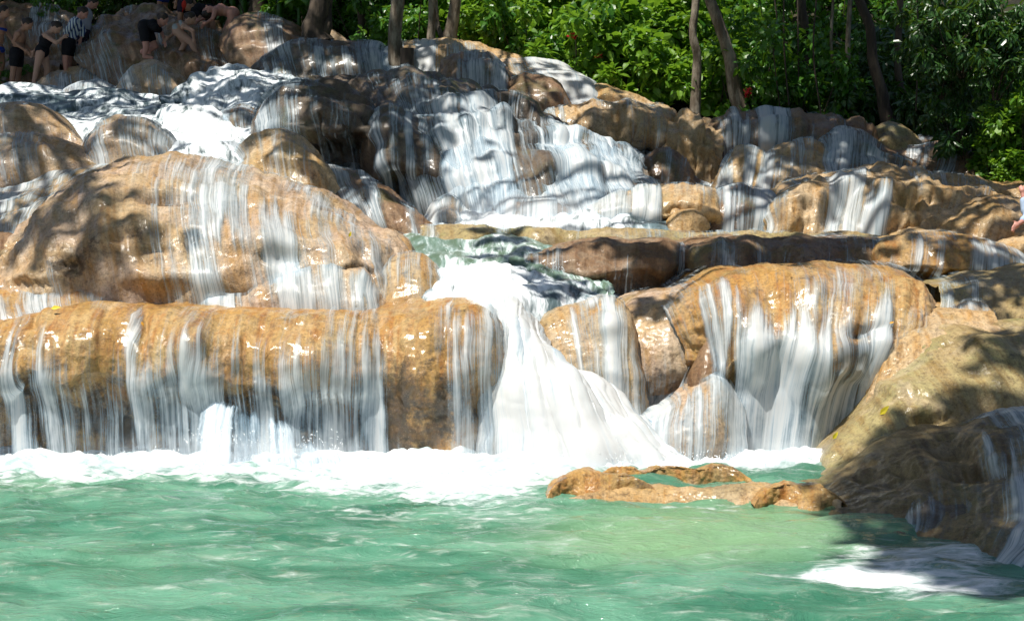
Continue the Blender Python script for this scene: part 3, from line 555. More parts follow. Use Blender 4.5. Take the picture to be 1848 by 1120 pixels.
# rapid between the mound and the ledges
rock('rapid', 'foam', [(690, 560, 11.7, 690, 600, 10.9), (730, 520, 11.9, 720, 590, 10.9), (780, 498, 12.0, 790, 590, 10.8), (850, 490, 12.0, 850, 595, 10.75), (920, 490, 12.0, 920, 600, 10.75), (980, 498, 12.0, 975, 640, 10.8), (1040, 515, 11.9, 1010, 660, 10.9), (1100, 530, 11.7, 1090, 640, 11.0)],
     n=1.5, amp=(0.07, 0.05, 0.02), back=(0.3, -0.1), rib=0.03, veils=[(850, 160, -.3, 1, 0.85), (1040, 100, -.3, 1, 0.45)], solid=False, wname='rapid', wcat='rapid', wlabel='foaming white rapid pouring toward the central fall', vmat='stream', vrel=0.03)
rock('pond', 'pond', [(700, 440, 13.3, 700, 530, 11.9), (760, 428, 13.4, 760, 510, 11.9), (860, 428, 13.4, 860, 505, 11.9), (960, 440, 13.2, 960, 505, 11.9), (1010, 455, 13.0, 1040, 525, 11.8), (1100, 520, 12.0, 1110, 545, 11.6)],
     n=1.2, amp=(0.05, 0.035, 0.01), back=(0.4, 0), rib=0.0, veils=[(860, 260, -.5, 1.3, 0.34)], solid=False, wname='rapid', wcat='rapid', wlabel='turquoise choppy water above the white rapid', vmat='turq', vrel=0.03)

# ------------------------------------------------------------------ central cascades
rock('rock_slope', 'dark diagonal rock ridge left of the main cascade',
     [(560, 330, 14.6, 600, 400, 13.8), (590, 300, 14.9, 650, 440, 13.6), (640, 312, 14.8, 700, 445, 13.5), (690, 335, 14.6, 735, 450, 13.4), (735, 372, 14.4, 770, 450, 13.4), (775, 412, 14.1, 800, 450, 13.5)], 'brown', n=1.7, back=(0.8, -0.2), amp=(0.07, 0.04, 0.008),
     veils=[(600, 30, 0, 1, 0.6), (660, 25, 0.1, 1, 0.7, -20), (720, 20, 0.3, 1, 0.35)], wlabel='bluish runs over the dark diagonal ridge')
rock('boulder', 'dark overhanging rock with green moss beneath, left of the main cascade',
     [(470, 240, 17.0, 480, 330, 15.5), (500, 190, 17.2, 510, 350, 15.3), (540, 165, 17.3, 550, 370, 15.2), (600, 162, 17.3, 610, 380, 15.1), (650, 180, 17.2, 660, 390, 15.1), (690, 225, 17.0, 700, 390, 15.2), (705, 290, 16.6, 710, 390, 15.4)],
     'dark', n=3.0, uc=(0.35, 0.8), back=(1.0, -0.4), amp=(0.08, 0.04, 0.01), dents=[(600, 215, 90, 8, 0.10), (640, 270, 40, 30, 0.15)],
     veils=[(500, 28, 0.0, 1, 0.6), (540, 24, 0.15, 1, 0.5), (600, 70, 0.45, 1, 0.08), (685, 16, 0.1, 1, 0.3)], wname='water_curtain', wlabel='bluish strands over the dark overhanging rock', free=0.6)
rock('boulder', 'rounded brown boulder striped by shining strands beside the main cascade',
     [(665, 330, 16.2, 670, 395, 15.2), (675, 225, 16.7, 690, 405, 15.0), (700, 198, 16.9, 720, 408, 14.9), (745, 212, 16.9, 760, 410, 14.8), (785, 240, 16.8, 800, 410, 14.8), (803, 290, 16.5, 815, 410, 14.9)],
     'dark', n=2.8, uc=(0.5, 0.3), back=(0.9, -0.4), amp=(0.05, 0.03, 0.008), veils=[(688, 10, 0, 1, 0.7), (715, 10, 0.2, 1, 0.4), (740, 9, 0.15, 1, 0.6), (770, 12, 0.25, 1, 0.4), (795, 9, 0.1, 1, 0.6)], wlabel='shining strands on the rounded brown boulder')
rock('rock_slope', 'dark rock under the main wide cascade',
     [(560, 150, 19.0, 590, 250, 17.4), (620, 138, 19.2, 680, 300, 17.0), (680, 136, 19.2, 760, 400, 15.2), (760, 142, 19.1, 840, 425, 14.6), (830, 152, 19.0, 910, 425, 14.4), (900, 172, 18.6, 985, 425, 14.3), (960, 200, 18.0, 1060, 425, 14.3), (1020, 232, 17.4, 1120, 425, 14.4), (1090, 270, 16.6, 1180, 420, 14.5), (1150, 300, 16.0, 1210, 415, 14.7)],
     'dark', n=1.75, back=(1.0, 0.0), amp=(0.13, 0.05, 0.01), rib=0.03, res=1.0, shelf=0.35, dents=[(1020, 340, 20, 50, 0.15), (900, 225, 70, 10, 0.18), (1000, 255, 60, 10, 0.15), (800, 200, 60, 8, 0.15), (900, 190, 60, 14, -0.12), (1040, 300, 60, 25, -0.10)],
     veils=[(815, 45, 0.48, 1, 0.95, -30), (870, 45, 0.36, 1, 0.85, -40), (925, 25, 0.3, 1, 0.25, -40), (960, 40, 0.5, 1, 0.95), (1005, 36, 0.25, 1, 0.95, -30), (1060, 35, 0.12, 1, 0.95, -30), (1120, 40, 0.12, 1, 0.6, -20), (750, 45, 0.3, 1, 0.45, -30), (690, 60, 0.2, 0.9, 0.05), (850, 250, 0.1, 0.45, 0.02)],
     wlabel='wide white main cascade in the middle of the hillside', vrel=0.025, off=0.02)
rock('boulder', 'dark boulder poking from the foot of the main cascade',
     [(880, 400, 14.6, 880, 425, 14.2), (905, 365, 14.7, 895, 425, 14.1), (950, 335, 14.9, 940, 425, 14.0), (1000, 330, 14.9, 1005, 425, 14.0), (1030, 360, 14.7, 1035, 425, 14.1), (1045, 405, 14.5, 1045, 425, 14.2)], 'brown', n=2.0, back=(0.6, -0.3),
     veils=[(920, 35, 0, 1, 0.85), (970, 35, 0, 1, 0.9), (1010, 15, 0.2, 1, 0.3)], wlabel='white water wrapping the dark boulder at the cascade foot')
rock('boulder', 'small pink rock with spray at the left foot of the main cascade',
     [(770, 400, 14.3, 770, 425, 14.1), (785, 370, 14.4, 780, 430, 14.0), (810, 345, 14.5, 810, 430, 13.95), (840, 370, 14.4, 845, 430, 14.0), (870, 400, 14.3, 870, 430, 14.1)], 'pink', n=1.9, back=(0.4, -0.3), veils=[(790, 25, 0, 1, 0.8), (840, 30, 0, 1, 0.8)], wlabel='spray around the small pink rock at the cascade foot')
rock('boulder', 'broad dome of the lower cascade with tan crest in sunlight',
     [(1030, 412, 14.2, 1035, 428, 14.0), (1065, 380, 14.4, 1060, 428, 13.9), (1105, 352, 14.5, 1100, 430, 13.85), (1150, 336, 14.6, 1150, 430, 13.8), (1200, 332, 14.6, 1195, 430, 13.8), (1250, 335, 14.6, 1240, 430, 13.8), (1285, 345, 14.5, 1290, 430, 13.9), (1300, 390, 14.3, 1300, 430, 14.0)],
     'tan', n=2.3, uc=(0.55, 0.25), back=(0.8, 0.0), amp=(0.04, 0.03, 0.008), dents=[(1225, 378, 30, 10, 0.15)], veils=[(1060, 30, 0, 1, 0.9), (1105, 30, 0.05, 1, 0.8), (1150, 30, 0.12, 1, 0.72), (1180, 15, 0.2, 1, 0.7), (1130, 70, 0, 0.2, 0.35)], wname='water_curtain', wlabel='white curtain on the broad lower cascade dome', free=0.5)
rock('boulder', 'small sunlit orange rock at the foot of the broad lower cascade',
     [(1190, 415, 14.0, 1190, 430, 13.85), (1205, 392, 14.05, 1202, 430, 13.75), (1235, 378, 14.1, 1235, 430, 13.7), (1260, 385, 14.1, 1262, 430, 13.75), (1275, 410, 14.0, 1278, 430, 13.85)], 'tan', n=2.1, back=(0.3, -0.2), amp=(0.02, 0.015, 0.005))
rock('boulder', 'veiled dark dome between the lower cascade and the right falls',
     [(1260, 405, 14.3, 1260, 430, 14.1), (1280, 362, 14.5, 1275, 430, 14.0), (1320, 340, 14.7, 1315, 430, 13.95), (1370, 345, 14.7, 1370, 430, 13.95), (1400, 370, 14.6, 1400, 430, 14.0), (1420, 405, 14.4, 1425, 430, 14.1)], 'brown', n=2.0, back=(0.8, 0), veils=[(1320, 40, 0, 1, 0.55), (1385, 40, 0, 1, 0.8), (1270, 20, 0.3, 1, 0.6)], wlabel='bluish veil on the dark dome beside the right falls')
# hanging ledge
rock('rock_ledge', 'hanging brown ledge with drooping flowstone below the sunny shrubs',
     [(960, 225, 18.2, 975, 300, 17.6), (990, 203, 18.4, 1000, 330, 17.6), (1040, 194, 18.5, 1045, 340, 17.5), (1110, 191, 18.5, 1115, 345, 17.4), (1170, 193, 18.5, 1175, 345, 17.4), (1215, 205, 18.4, 1220, 345, 17.5), (1238, 245, 18.2, 1245, 345, 17.6)],
     'tan', n=3.0, uc=(0.42, 0.75), back=(1.4, 0.03), amp=(0.06, 0.05, 0.012), rib=0.06, dents=[(1070, 215, 22, 18, -0.08), (1145, 230, 24, 40, -0.12), (1190, 240, 20, 40, -0.10), (1060, 240, 30, 12, -0.08)],
     veils=[(985, 16, 0.0, 0.8, 0.7), (1010, 10, 0.1, 0.8, 0.5), (1135, 7, 0.5, 1, 0.3)], wlabel='thin strands at the left end of the hanging ledge', dark_patches=[(1100, 310, 170, 50, .8)], free=0.5)  # darker colour below the hanging lip
rock('boulder', 'shaded mossy rocks under the hanging ledge',
     [(1130, 335, 16.9, 1130, 360, 16.2), (1150, 300, 17.0, 1150, 360, 16.1), (1190, 278, 17.1, 1190, 360, 16.0), (1230, 295, 17.0, 1235, 360, 16.1), (1260, 325, 16.9, 1265, 360, 16.3)], 'brown', n=1.8, back=(0.6, -0.3), amp=(0.10, 0.06, 0.015), veils=[(1190, 50, 0.3, 1, 0.25)], wlabel='film of water over the shaded mossy rocks')
rock('boulder', 'ribbed tan rock column between the hanging ledge and the right falls',
     [(1195, 235, 18.0, 1200, 345, 17.3), (1215, 215, 18.1, 1225, 350, 17.1), (1245, 213, 18.1, 1255, 350, 17.0), (1275, 220, 18.1, 1280, 350, 17.0), (1300, 235, 18.0, 1300, 350, 17.1)], 'tan', n=2.6, back=(0.8, -0.1), amp=(0.06, 0.05, 0.015), rib=0.12, dents=[(1265, 270, 14, 50, 0.15)])
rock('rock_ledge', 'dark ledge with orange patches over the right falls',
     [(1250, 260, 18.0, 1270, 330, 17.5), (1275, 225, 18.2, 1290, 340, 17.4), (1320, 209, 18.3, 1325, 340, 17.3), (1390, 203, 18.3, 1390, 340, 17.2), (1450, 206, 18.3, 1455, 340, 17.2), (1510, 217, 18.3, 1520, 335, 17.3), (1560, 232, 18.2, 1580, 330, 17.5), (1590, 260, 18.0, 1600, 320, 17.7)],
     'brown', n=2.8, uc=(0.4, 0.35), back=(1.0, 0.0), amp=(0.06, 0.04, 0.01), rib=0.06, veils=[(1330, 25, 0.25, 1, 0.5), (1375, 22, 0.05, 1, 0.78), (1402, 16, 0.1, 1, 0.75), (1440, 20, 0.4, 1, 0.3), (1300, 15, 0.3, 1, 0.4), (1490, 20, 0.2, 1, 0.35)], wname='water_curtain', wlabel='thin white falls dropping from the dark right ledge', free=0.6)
rock('boulder', 'brown veiled mound under the thin white right falls',
     [(1280, 345, 16.6, 1275, 370, 16.2), (1300, 300, 16.8, 1290, 370, 16.0), (1335, 270, 17.0, 1330, 370, 15.9), (1375, 285, 17.0, 1365, 370, 15.8), (1400, 262, 17.1, 1395, 370, 15.8), (1445, 258, 17.1, 1445, 365, 15.9), (1485, 275, 17.0, 1490, 360, 16.0), (1505, 305, 16.8, 1510, 350, 16.2)],
     'tan', n=2.1, back=(0.8, -0.3), amp=(0.05, 0.04, 0.01), veils=[(1310, 18, 0, 1, 0.75), (1345, 14, 0, 1, 0.7), (1378, 16, 0, 1, 0.9), (1440, 25, 0, 1, 0.35), (1480, 20, 0, 0.8, 0.5)], wlabel='white strands over the brown mound below the right falls')
rock('boulder', 'mound with foaming crest right of the thin white falls',
     [(1460, 290, 17.2, 1460, 345, 16.3), (1480, 250, 17.5, 1480, 350, 16.2), (1510, 234, 17.7, 1510, 350, 16.1), (1545, 245, 17.7, 1550, 350, 16.1), (1590, 270, 17.5, 1600, 350, 16.2), (1640, 290, 17.3, 1650, 345, 16.4)], 'brown', n=1.9, back=(0.8, -0.3),
     veils=[(1500, 40, 0, 1, 0.65), (1560, 40, 0.2, 1, 0.55), (1610, 30, 0.3, 1, 0.4)], wlabel='foaming veil over the mound right of the thin falls')
rock('boulder', 'smooth dark olive boulder at the forest edge on the right',
     [(1540, 265, 18.4, 1545, 300, 17.8), (1555, 240, 18.5, 1560, 305, 17.8), (1590, 226, 18.6, 1595, 305, 17.7), (1620, 230, 18.6, 1625, 305, 17.7), (1650, 252, 18.5, 1655, 300, 17.8)], 'green', n=2.6, back=(0.8, -0.4), amp=(0.05, 0.02, 0.005))
rock('rock_shelf', 'shaded low shelf at the forest edge, far right',
     [(1600, 270, 18.4, 1600, 330, 17.2), (1660, 258, 18.6, 1660, 330, 17.0), (1720, 268, 18.4, 1720, 335, 16.8), (1790, 285, 18.0, 1790, 345, 16.6), (1900, 300, 17.5, 1900, 350, 16.4)], 'brown', n=2.0, back=(1.5, 0.1), amp=(0.1, 0.05, 0.01), veils=[(1650, 25, 0.2, 1, 0.5), (1690, 20, 0.4, 1, 0.4)], wlabel='trickles over the shaded shelf at the far right')
rock('boulder', 'wide knobbly mound with many lumps on the right',
     [(1385, 405, 14.3, 1380, 435, 13.9), (1400, 360, 14.6, 1395, 435, 13.8), (1430, 332, 14.9, 1425, 440, 13.75), (1490, 318, 15.2, 1480, 440, 13.7), (1560, 310, 15.4, 1550, 440, 13.7), (1640, 312, 15.4, 1630, 440, 13.7), (1720, 322, 15.3, 1700, 440, 13.8), (1800, 335, 15.1, 1790, 430, 14.0), (1900, 345, 15.0, 1900, 430, 14.0)],
     'tan', n=1.9, back=(1.2, -0.1), amp=(0.10, 0.09, 0.012), rib=0.04,
     dents=[(1470, 360, 30, 28, -0.12), (1430, 385, 34, 30, -0.14), (1520, 345, 25, 18, -0.12), (1570, 355, 45, 25, -0.12), (1640, 350, 60, 14, -0.10), (1600, 395, 50, 25, -0.14), (1500, 400, 14, 25, 0.12), (1640, 378, 40, 8, 0.08), (1460, 330, 20, 10, 0.06)],
     veils=[(1500, 22, 0.2, 1, 0.65), (1535, 25, 0.2, 1, 0.5), (1565, 28, 0.7, 1, 0.75), (1400, 30, 0.3, 1, 0.3), (1430, 30, 0.0, 0.3, 0.4), (1640, 60, 0.1, 0.4, 0.25)], wlabel='white runs down the knobbly right mound')
rock('boulder', 'smooth grey tan boulder with sparkling wet patch at the right edge',
     [(1575, 428, 13.9, 1570, 445, 13.6), (1620, 402, 14.1, 1610, 448, 13.5), (1680, 380, 14.2, 1670, 448, 13.4), (1730, 362, 14.3, 1730, 450, 13.3), (1790, 352, 14.3, 1790, 450, 13.3), (1835, 362, 14.3, 1840, 450, 13.3), (1870, 390, 14.2, 1880, 450, 13.4), (1900, 430, 14.0, 1900, 450, 13.6)],
     'tan', n=2.1, back=(0.6, -0.3), amp=(0.04, 0.03, 0.012), dents=[(1690, 405, 30, 8, 0.04)])
rock('rock_ridge', 'root-like tan ridge of flowstone above the sparkling boulder',
     [(1690, 352, 14.8, 1690, 375, 14.4), (1720, 338, 14.9, 1720, 378, 14.4), (1770, 336, 14.9, 1770, 375, 14.4), (1820, 345, 14.8, 1825, 380, 14.3), (1870, 330, 14.8, 1880, 380, 14.3)], 'tan', n=2.2, back=(0.4, -0.2), amp=(0.03, 0.03, 0.008), dents=[(1760, 352, 70, 4, 0.06)])
# ------------------------------------------------------------------ top rows
rock('rock_ledge', 'draped rock ledge with thin falls under the sunlit upper rim',
     [(790, 175, 20.0, 800, 215, 19.2), (800, 120, 20.4, 805, 220, 19.0), (840, 103, 20.6, 840, 225, 18.9), (890, 108, 20.6, 890, 230, 18.9), (915, 135, 20.4, 920, 235, 18.9), (960, 150, 20.0, 965, 235, 18.9)], 'brown', n=2.8, uc=(0.5, 0.25), back=(1.0, 0.05), rib=0.06,
     veils=[(850, 40, 0.05, 1, 0.5), (900, 16, 0.05, 1, 0.8)], wlabel='thin falls over the draped upper ledge', free=0.5)
rock('boulder', 'shaded brown dome beside the upper white chute',
     [(908, 185, 19.4, 910, 215, 18.9), (920, 150, 19.6, 920, 220, 18.8), (950, 133, 19.7, 950, 222, 18.7), (985, 138, 19.7, 990, 222, 18.7), (1015, 162, 19.5, 1022, 222, 18.8), (1035, 200, 19.2, 1038, 222, 19.0)], 'brown', n=2.3, back=(0.8, -0.5), amp=(0.05, 0.03, 0.008), veils=[(950, 30, -.2, 0.3, 0.35)], wlabel='film of water on the shaded brown dome')
rock('rock_slope', 'pale rock under the bright upper white chute',
     [(890, 115, 21.2, 920, 180, 20.0), (930, 108, 21.4, 990, 215, 19.4), (975, 115, 21.4, 1030, 215, 19.2), (1020, 128, 21.2, 1065, 212, 19.2), (1060, 155, 20.8, 1090, 208, 19.4)], 'pink', n=1.6, back=(0.8, 0.0), veils=[(985, 60, -.2, 1, 1.0), (1030, 30, 0, 1, 0.8), (925, 30, 0.2, 1, 0.4)], wlabel='bright white chute in the sun near the shrubs')
rock('boulder', 'sunlit tan rock with a hollow right of the upper chute',
     [(1050, 180, 20.2, 1050, 215, 19.4), (1075, 155, 20.4, 1070, 215, 19.3), (1110, 160, 20.4, 1110, 215, 19.2), (1150, 180, 20.2, 1155, 212, 19.3), (1185, 200, 19.8, 1190, 215, 19.4)], 'tan', n=1.9, back=(0.8, -0.2), dents=[(1105, 182, 30, 5, 0.12)])
rock('rock_slope', 'sunlit orange tan hump around the forked tree roots',
     [(680, 120, 22.2, 690, 150, 21.2), (700, 90, 22.6, 710, 155, 21.0), (750, 74, 22.8, 755, 160, 20.9), (800, 74, 22.8, 800, 160, 20.8), (860, 84, 22.6, 865, 150, 20.9), (920, 100, 22.2, 930, 140, 21.0), (980, 116, 21.8, 990, 140, 21.2)], 'tan', n=1.9, back=(1.0, -0.1),
     veils=[(770, 35, 0.35, 1, 1.0), (705, 25, 0.0, 1, 0.7), (840, 40, 0.4, 1, 0.3)], wlabel='white spill at the roots of the forked tree')
rock('boulder', 'large dark shaded mound at the top centre left of the stump',
     [(450, 150, 22.4, 455, 165, 21.4), (490, 108, 23.0, 500, 170, 21.2), (560, 86, 23.2, 570, 172, 21.0), (640, 84, 23.2, 650, 172, 21.0), (690, 98, 23.0, 705, 172, 21.0), (735, 130, 22.6, 745, 168, 21.2), (755, 150, 22.3, 760, 165, 21.5)],
     'dark', n=2.5, back=(1.0, -0.3), amp=(0.08, 0.04, 0.01), veils=[(580, 22, 0, 1, 0.45), (510, 50, 0, 1, 0.4), (690, 40, -.1, 1, 0.65), (610, 140, -.2, 0.25, 0.35)], wlabel='faint teal runs on the large dark mound')
rock('boulder', 'dark brown rock with pink flecks under the banana plants',
     [(405, 90, 27.0, 410, 120, 25.5), (425, 50, 27.5, 430, 120, 25.4), (470, 34, 27.8, 475, 120, 25.3), (515, 44, 27.6, 520, 120, 25.3), (550, 62, 27.2, 555, 115, 25.5), (565, 90, 27, 565, 115, 25.8)], 'brown', n=2.4, back=(1.0, -0.3), veils=[(500, 25, 0.2, 1, 0.35)], wlabel='trickle on the rock under the banana plants')
rock('boulder', 'pale pinkish rock behind the dark trunk near the top',
     [(545, 90, 25.6, 550, 110, 25.0), (560, 58, 25.8, 560, 115, 24.8), (590, 57, 25.8, 595, 115, 24.8), (625, 78, 25.6, 630, 112, 25.0), (645, 98, 25.4, 645, 112, 25.2)], 'pink', n=2.2, back=(0.6, -0.3), veils=[(575, 20, 0, 1, 0.5)], wlabel='white trickle on the pale rock behind the dark trunk')
rock('rock_slope', 'wide dark slab the bathers climb at the top left',
     [(150, 70, 29.4, 150, 150, 27.0), (190, 48, 29.8, 190, 150, 26.6), (240, 30, 30.2, 240, 150, 26.2), (300, 24, 30.2, 300, 145, 26.0), (350, 40, 30.0, 350, 140, 25.8), (400, 60, 29.4, 400, 135, 25.6), (450, 90, 28.4, 450, 130, 25.6)], 'brown', n=1.8, back=(1.5, -0.2), amp=(0.15, 0.08, 0.015),
     veils=[(185, 30, 0.2, 1, 0.25), (225, 20, 0.6, 1, 0.3), (400, 30, 0.4, 1, 0.2)], wlabel='white water sliding down the slab the bathers climb')
rock('boulder', 'pale rock with greenery at the top left corner',
     [(-80, 20, 31, -80, 120, 29.2), (0, 8, 31, 0, 120, 29.2), (60, 14, 31, 60, 120, 29.2), (120, 28, 30.6, 120, 120, 29.0), (170, 60, 30.2, 170, 120, 29.0)], 'brown', n=2.0, back=(1.5, -0.3), amp=(0.15, 0.08, 0.015), veils=[(100, 50, 0.2, 0.8, 0.35)], wlabel='film of water on the pale top left rock')
rock('boulder', 'rock step the striped shirt bather stands on',
     [(75, 165, 27.6, 70, 190, 26.6), (110, 140, 27.9, 105, 190, 26.4), (150, 132, 28.0, 150, 190, 26.2), (190, 145, 27.8, 195, 185, 26.3), (220, 165, 27.4, 225, 185, 26.6)], 'pink', n=2.2, back=(0.8, -0.2), amp=(0.08, 0.05, 0.012), veils=[(190, 35, 0.1, 1, 0.7), (120, 30, 0.5, 1, 0.5)], wlabel='white water at the striped shirt bather step')
rock('boulder', 'brown shaded rock wall at the upper left edge behind the women',
     [(-80, 110, 29.0, -80, 180, 27.8), (0, 100, 29.0, 0, 180, 27.8), (60, 105, 29.0, 60, 180, 27.8), (120, 120, 28.8, 120, 180, 27.6)], 'brown', n=2.4, back=(0.8, -0.2), amp=(0.1, 0.08, 0.015))
rock('boulder', 'oval pinkish rock lapped by rapids in the upper left',
     [(215, 165, 23.6, 215, 185, 23.0), (240, 135, 24.0, 240, 190, 22.8), (275, 116, 24.2, 275, 192, 22.7), (310, 122, 24.2, 312, 190, 22.7), (330, 145, 23.9, 335, 185, 22.8), (340, 165, 23.6, 342, 182, 23.0)], 'pink', n=2.2, back=(0.8, -0.3), amp=(0.06, 0.03, 0.01), veils=[(240, 22, 0, 1, 0.5)], wlabel='water lapping the oval pinkish rock')
rock('boulder', 'small submerged rock left of the oval pinkish rock',
     [(105, 185, 24.0, 105, 200, 23.6), (135, 160, 24.2, 135, 205, 23.4), (180, 152, 24.3, 185, 205, 23.3), (215, 170, 24.0, 220, 200, 23.5)], 'brown', n=2.0, back=(0.6, -0.2), veils=[(160, 60, -.2, 1, 0.75)], wlabel='white water burying the small submerged rock')
rock('boulder', 'long low dark shelf rock in the upper left rapids',
     [(-60, 215, 20.5, -60, 240, 19.8), (20, 182, 21.5, 20, 235, 19.8), (120, 172, 21.8, 120, 232, 19.8), (230, 176, 21.6, 230, 232, 19.8), (330, 190, 21.0, 330, 235, 19.6), (400, 205, 20.4, 400, 235, 19.6)], 'dark', n=1.7, back=(1.0, 0.0), amp=(0.1, 0.06, 0.01), vmat='stream', veils=[(60, 140, 0, 1, 0.25), (250, 170, 0, 1, 0.5)], wlabel='dark teal water over the long low shelf rock')
rock('boulder', 'step rock hidden in the bright rapids of the upper left',
     [(300, 185, 20.6, 300, 215, 19.0), (345, 158, 21.4, 330, 225, 18.6), (400, 138, 22.2, 380, 235, 18.2), (460, 134, 22.2, 440, 240, 18.0), (520, 146, 21.4, 490, 235, 18.2), (590, 165, 20.4, 560, 225, 18.8)], 'brown', n=1.3, back=(1.0, 0.1), amp=(0.12, 0.10, 0.02), vmat='stream', veils=[(430, 150, -.2, 1, 0.62), (380, 30, 0, 1, .8)], wlabel='bright tumbling rapids in the upper left', vrel=0.03)
rock('boulder', 'dark low rock at the lip of the upper left rapids',
     [(370, 250, 17.6, 370, 275, 16.8), (410, 212, 18.2, 405, 275, 16.6), (450, 200, 18.5, 450, 275, 16.5), (490, 225, 18.0, 490, 275, 16.6), (520, 255, 17.4, 520, 275, 16.9)], 'brown', n=1.8, back=(0.8, 0), veils=[(400, 40, 0, 1, 0.8), (460, 40, 0.2, 1, 0.4)], wlabel='white water around the dark low rock at the rapids lip')
rock('boulder', 'rock hidden under the white chute left of the overhanging rock',
     [(270, 240, 17.0, 300, 290, 15.3), (320, 215, 17.8, 340, 300, 15.0), (390, 222, 17.8, 400, 305, 14.9), (450, 235, 17.4, 460, 300, 15.0), (520, 255, 16.8, 520, 300, 15.2)], 'brown', n=1.3, back=(1.0, 0.1), amp=(0.14, 0.10, 0.02), vmat='stream', veils=[(330, 110, -.2, 1, 0.85), (440, 100, -.2, 1, 0.65)], wlabel='white chute above the bright tan boulder', vrel=0.03)

rock('foam', 'foam', [(760, 402, 14.35, 760, 425, 13.7), (800, 388, 14.4, 800, 425, 13.6), (880, 392, 14.4, 880, 425, 13.6), (960, 390, 14.4, 960, 425, 13.6), (1040, 396, 14.4, 1040, 425, 13.6), (1120, 400, 14.3, 1120, 425, 13.6), (1200, 404, 14.2, 1200, 425, 13.7)],
     n=1.3, amp=(0.06, 0.06, 0.03), back=(0.3, -0.1), rib=0.02, veils=[(960, 260, -.3, 1, 0.75)], solid=False, wname='foam', wcat='foam', wlabel='bright foam churning along the foot of the main cascade', vmat='stream', vrel=0.03)

rock('main_fall', 'main', [(700, 170, 18.6, 760, 405, 14.9), (780, 175, 18.6, 850, 428, 14.3), (860, 180, 18.4, 920, 428, 14.1), (930, 195, 17.9, 1000, 428, 14.0), (1000, 225, 17.2, 1080, 428, 14.0), (1060, 255, 16.5, 1140, 426, 14.1), (1120, 285, 15.9, 1190, 420, 14.3), (1160, 310, 15.5, 1215, 415, 14.5)],
     n=1.55, amp=(0.10, 0.04, 0.01), back=(0.3, -0.1), rib=0.02, veils=[(800, 45, 0.45, 1, 0.4, -20), (880, 45, 0.3, 1, 0.5, -30), (960, 40, 0.5, 1, 0.55), (1020, 45, 0.15, 1, 0.55, -20), (1090, 40, 0.1, 1, 0.6, -20)], solid=False, film=1.2, shelf=0.3, seed=77.7,
     wlabel='loose outer strands of the wide main cascade', wname='waterfall', vrel=0.02)
mist(1040, 800, 9.3, (1.0, .35, .28), 1.6, 'soft spray at the foot of the white central fall')
mist(440, 815, 9.4, (1.3, .3, .18), 1.2, 'soft spray at the foot of the front left ledge')
mist(1400, 815, 9.4, (.6, .3, .16), 1.1, 'soft spray at the foot of the right curtain')
mist(960, 385, 13.7, (1.1, .4, .25), 1.0, 'soft spray at the foot of the main cascade')
# ------------------------------------------------------------------ pool
def pool():
    nv, nu = 430, 560
    Y = 4.2 + 8.6 * np.linspace(0, 1, nv) ** 1.15; px = np.linspace(-260, 2150, nu)
    PX, YY = np.meshgrid(px, Y); X = (PX - 924) / F * YY
    q = np.stack([X * 0.9, YY * 1.5, X * 0], -1)
    PY = 410 + HC * F / YY  # photo row of the water level at this distance
    f1 = 60 + 30 * sst(300, 650, PX) + 35 * sst(650, 900, PX) * (1 - sst(900, 1150, PX))
    base = 822 + 0 * PX
    wob = 14 * noise(np.stack([X * 1.2, YY * 0, X * 0], -1))
    foam = 1.2 - 1.1 * sst(base + f1 * 0.2, base + f1 * 1.35 + wob, PY)
    fr = 1.2 - 1.15 * sst(846 - 8 * (PX - 950) / 500, 892 - 35 * sst(950, 1300, PX), PY); kb = sst(860, 1100, PX); foam = foam * (1 - kb) + fr * kb
    def ell(cx, cy, rx, ry, a): return a * np.exp(-(((PX - cx) / rx) ** 2 + ((PY - cy) / ry) ** 2))
    foam = np.maximum(foam, ell(800, 880, 260, 30, 0.85)); foam = np.maximum(foam, ell(680, 925, 260, 26, 0.42))
    foam = np.maximum(foam, ell(1540, 1046, 120, 15, 0.9) + ell(1720, 1060, 220, 36, 0.85) + ell(1670, 1005, 190, 24, 0.8))
    foam = np.maximum(foam, ell(170, 935, 110, 14, 0.30)); foam = np.maximum(foam, ell(80, 845, 160, 16, 0.6))
    foam = np.maximum(foam, 0.15 + ell(700, 990, 300, 40, 0.12) + ell(1200, 920, 160, 8, 0.3))
    shallow = ell(1330, 960, 330, 60, 1.0) + ell(1100, 1000, 250, 40, 0.35) + ell(200, 1020, 220, 40, 0.25) + ell(60, 880, 100, 30, 0.4)
    amp = 0.6 + 0.8 * sst(900, 830, PY) * (PX < 1500)
    Z = amp * (0.050 * fbm(q * np.array([0.8, 1.3, 1]), 3) + 0.028 * fbm(q * 3.0 + 3, 3)) + np.clip(foam, 0, 1) * (0.01 + 0.022 * fbm(q * 2.2 + 8, 3) + 0.03 * fbm(q * 9 + 8, 2)) * (YY > 8)
    # ridged chop
    Z = Z + 0.018 * (1 - 2 * np.abs(fbm(q * np.array([1.6, 2.4, 1]) + 31, 2))) * (YY < 9.8)
    P = np.stack([X, YY, Z], -1)
    me = mesh_np('pool_water', P.reshape(-1, 3), grid_faces(nv, nu)[:, ::-1], M['pool'], attrs={'foam': foam.ravel(), 'shallow': np.clip(shallow, 0, 1).ravel()})
    tag(link('pool_water', me), 'green pool water with white foam along the ledges', kind='structure')
    # the rest of the pool, toward and behind the camera
    v = np.array([[-30, -30, -.02], [30, -30, -.02], [30, 4.22, -.02], [-30, 4.22, -.02]])
    me = mesh_np('pool_water', v, np.array([[0, 1, 2, 3]]), M['pool'], attrs={'foam': np.full(4, .1), 'shallow': np.full(4, .2)})
    tag(link('near_pool_water', me), 'green pool water nearest the viewer', kind='structure')
pool()
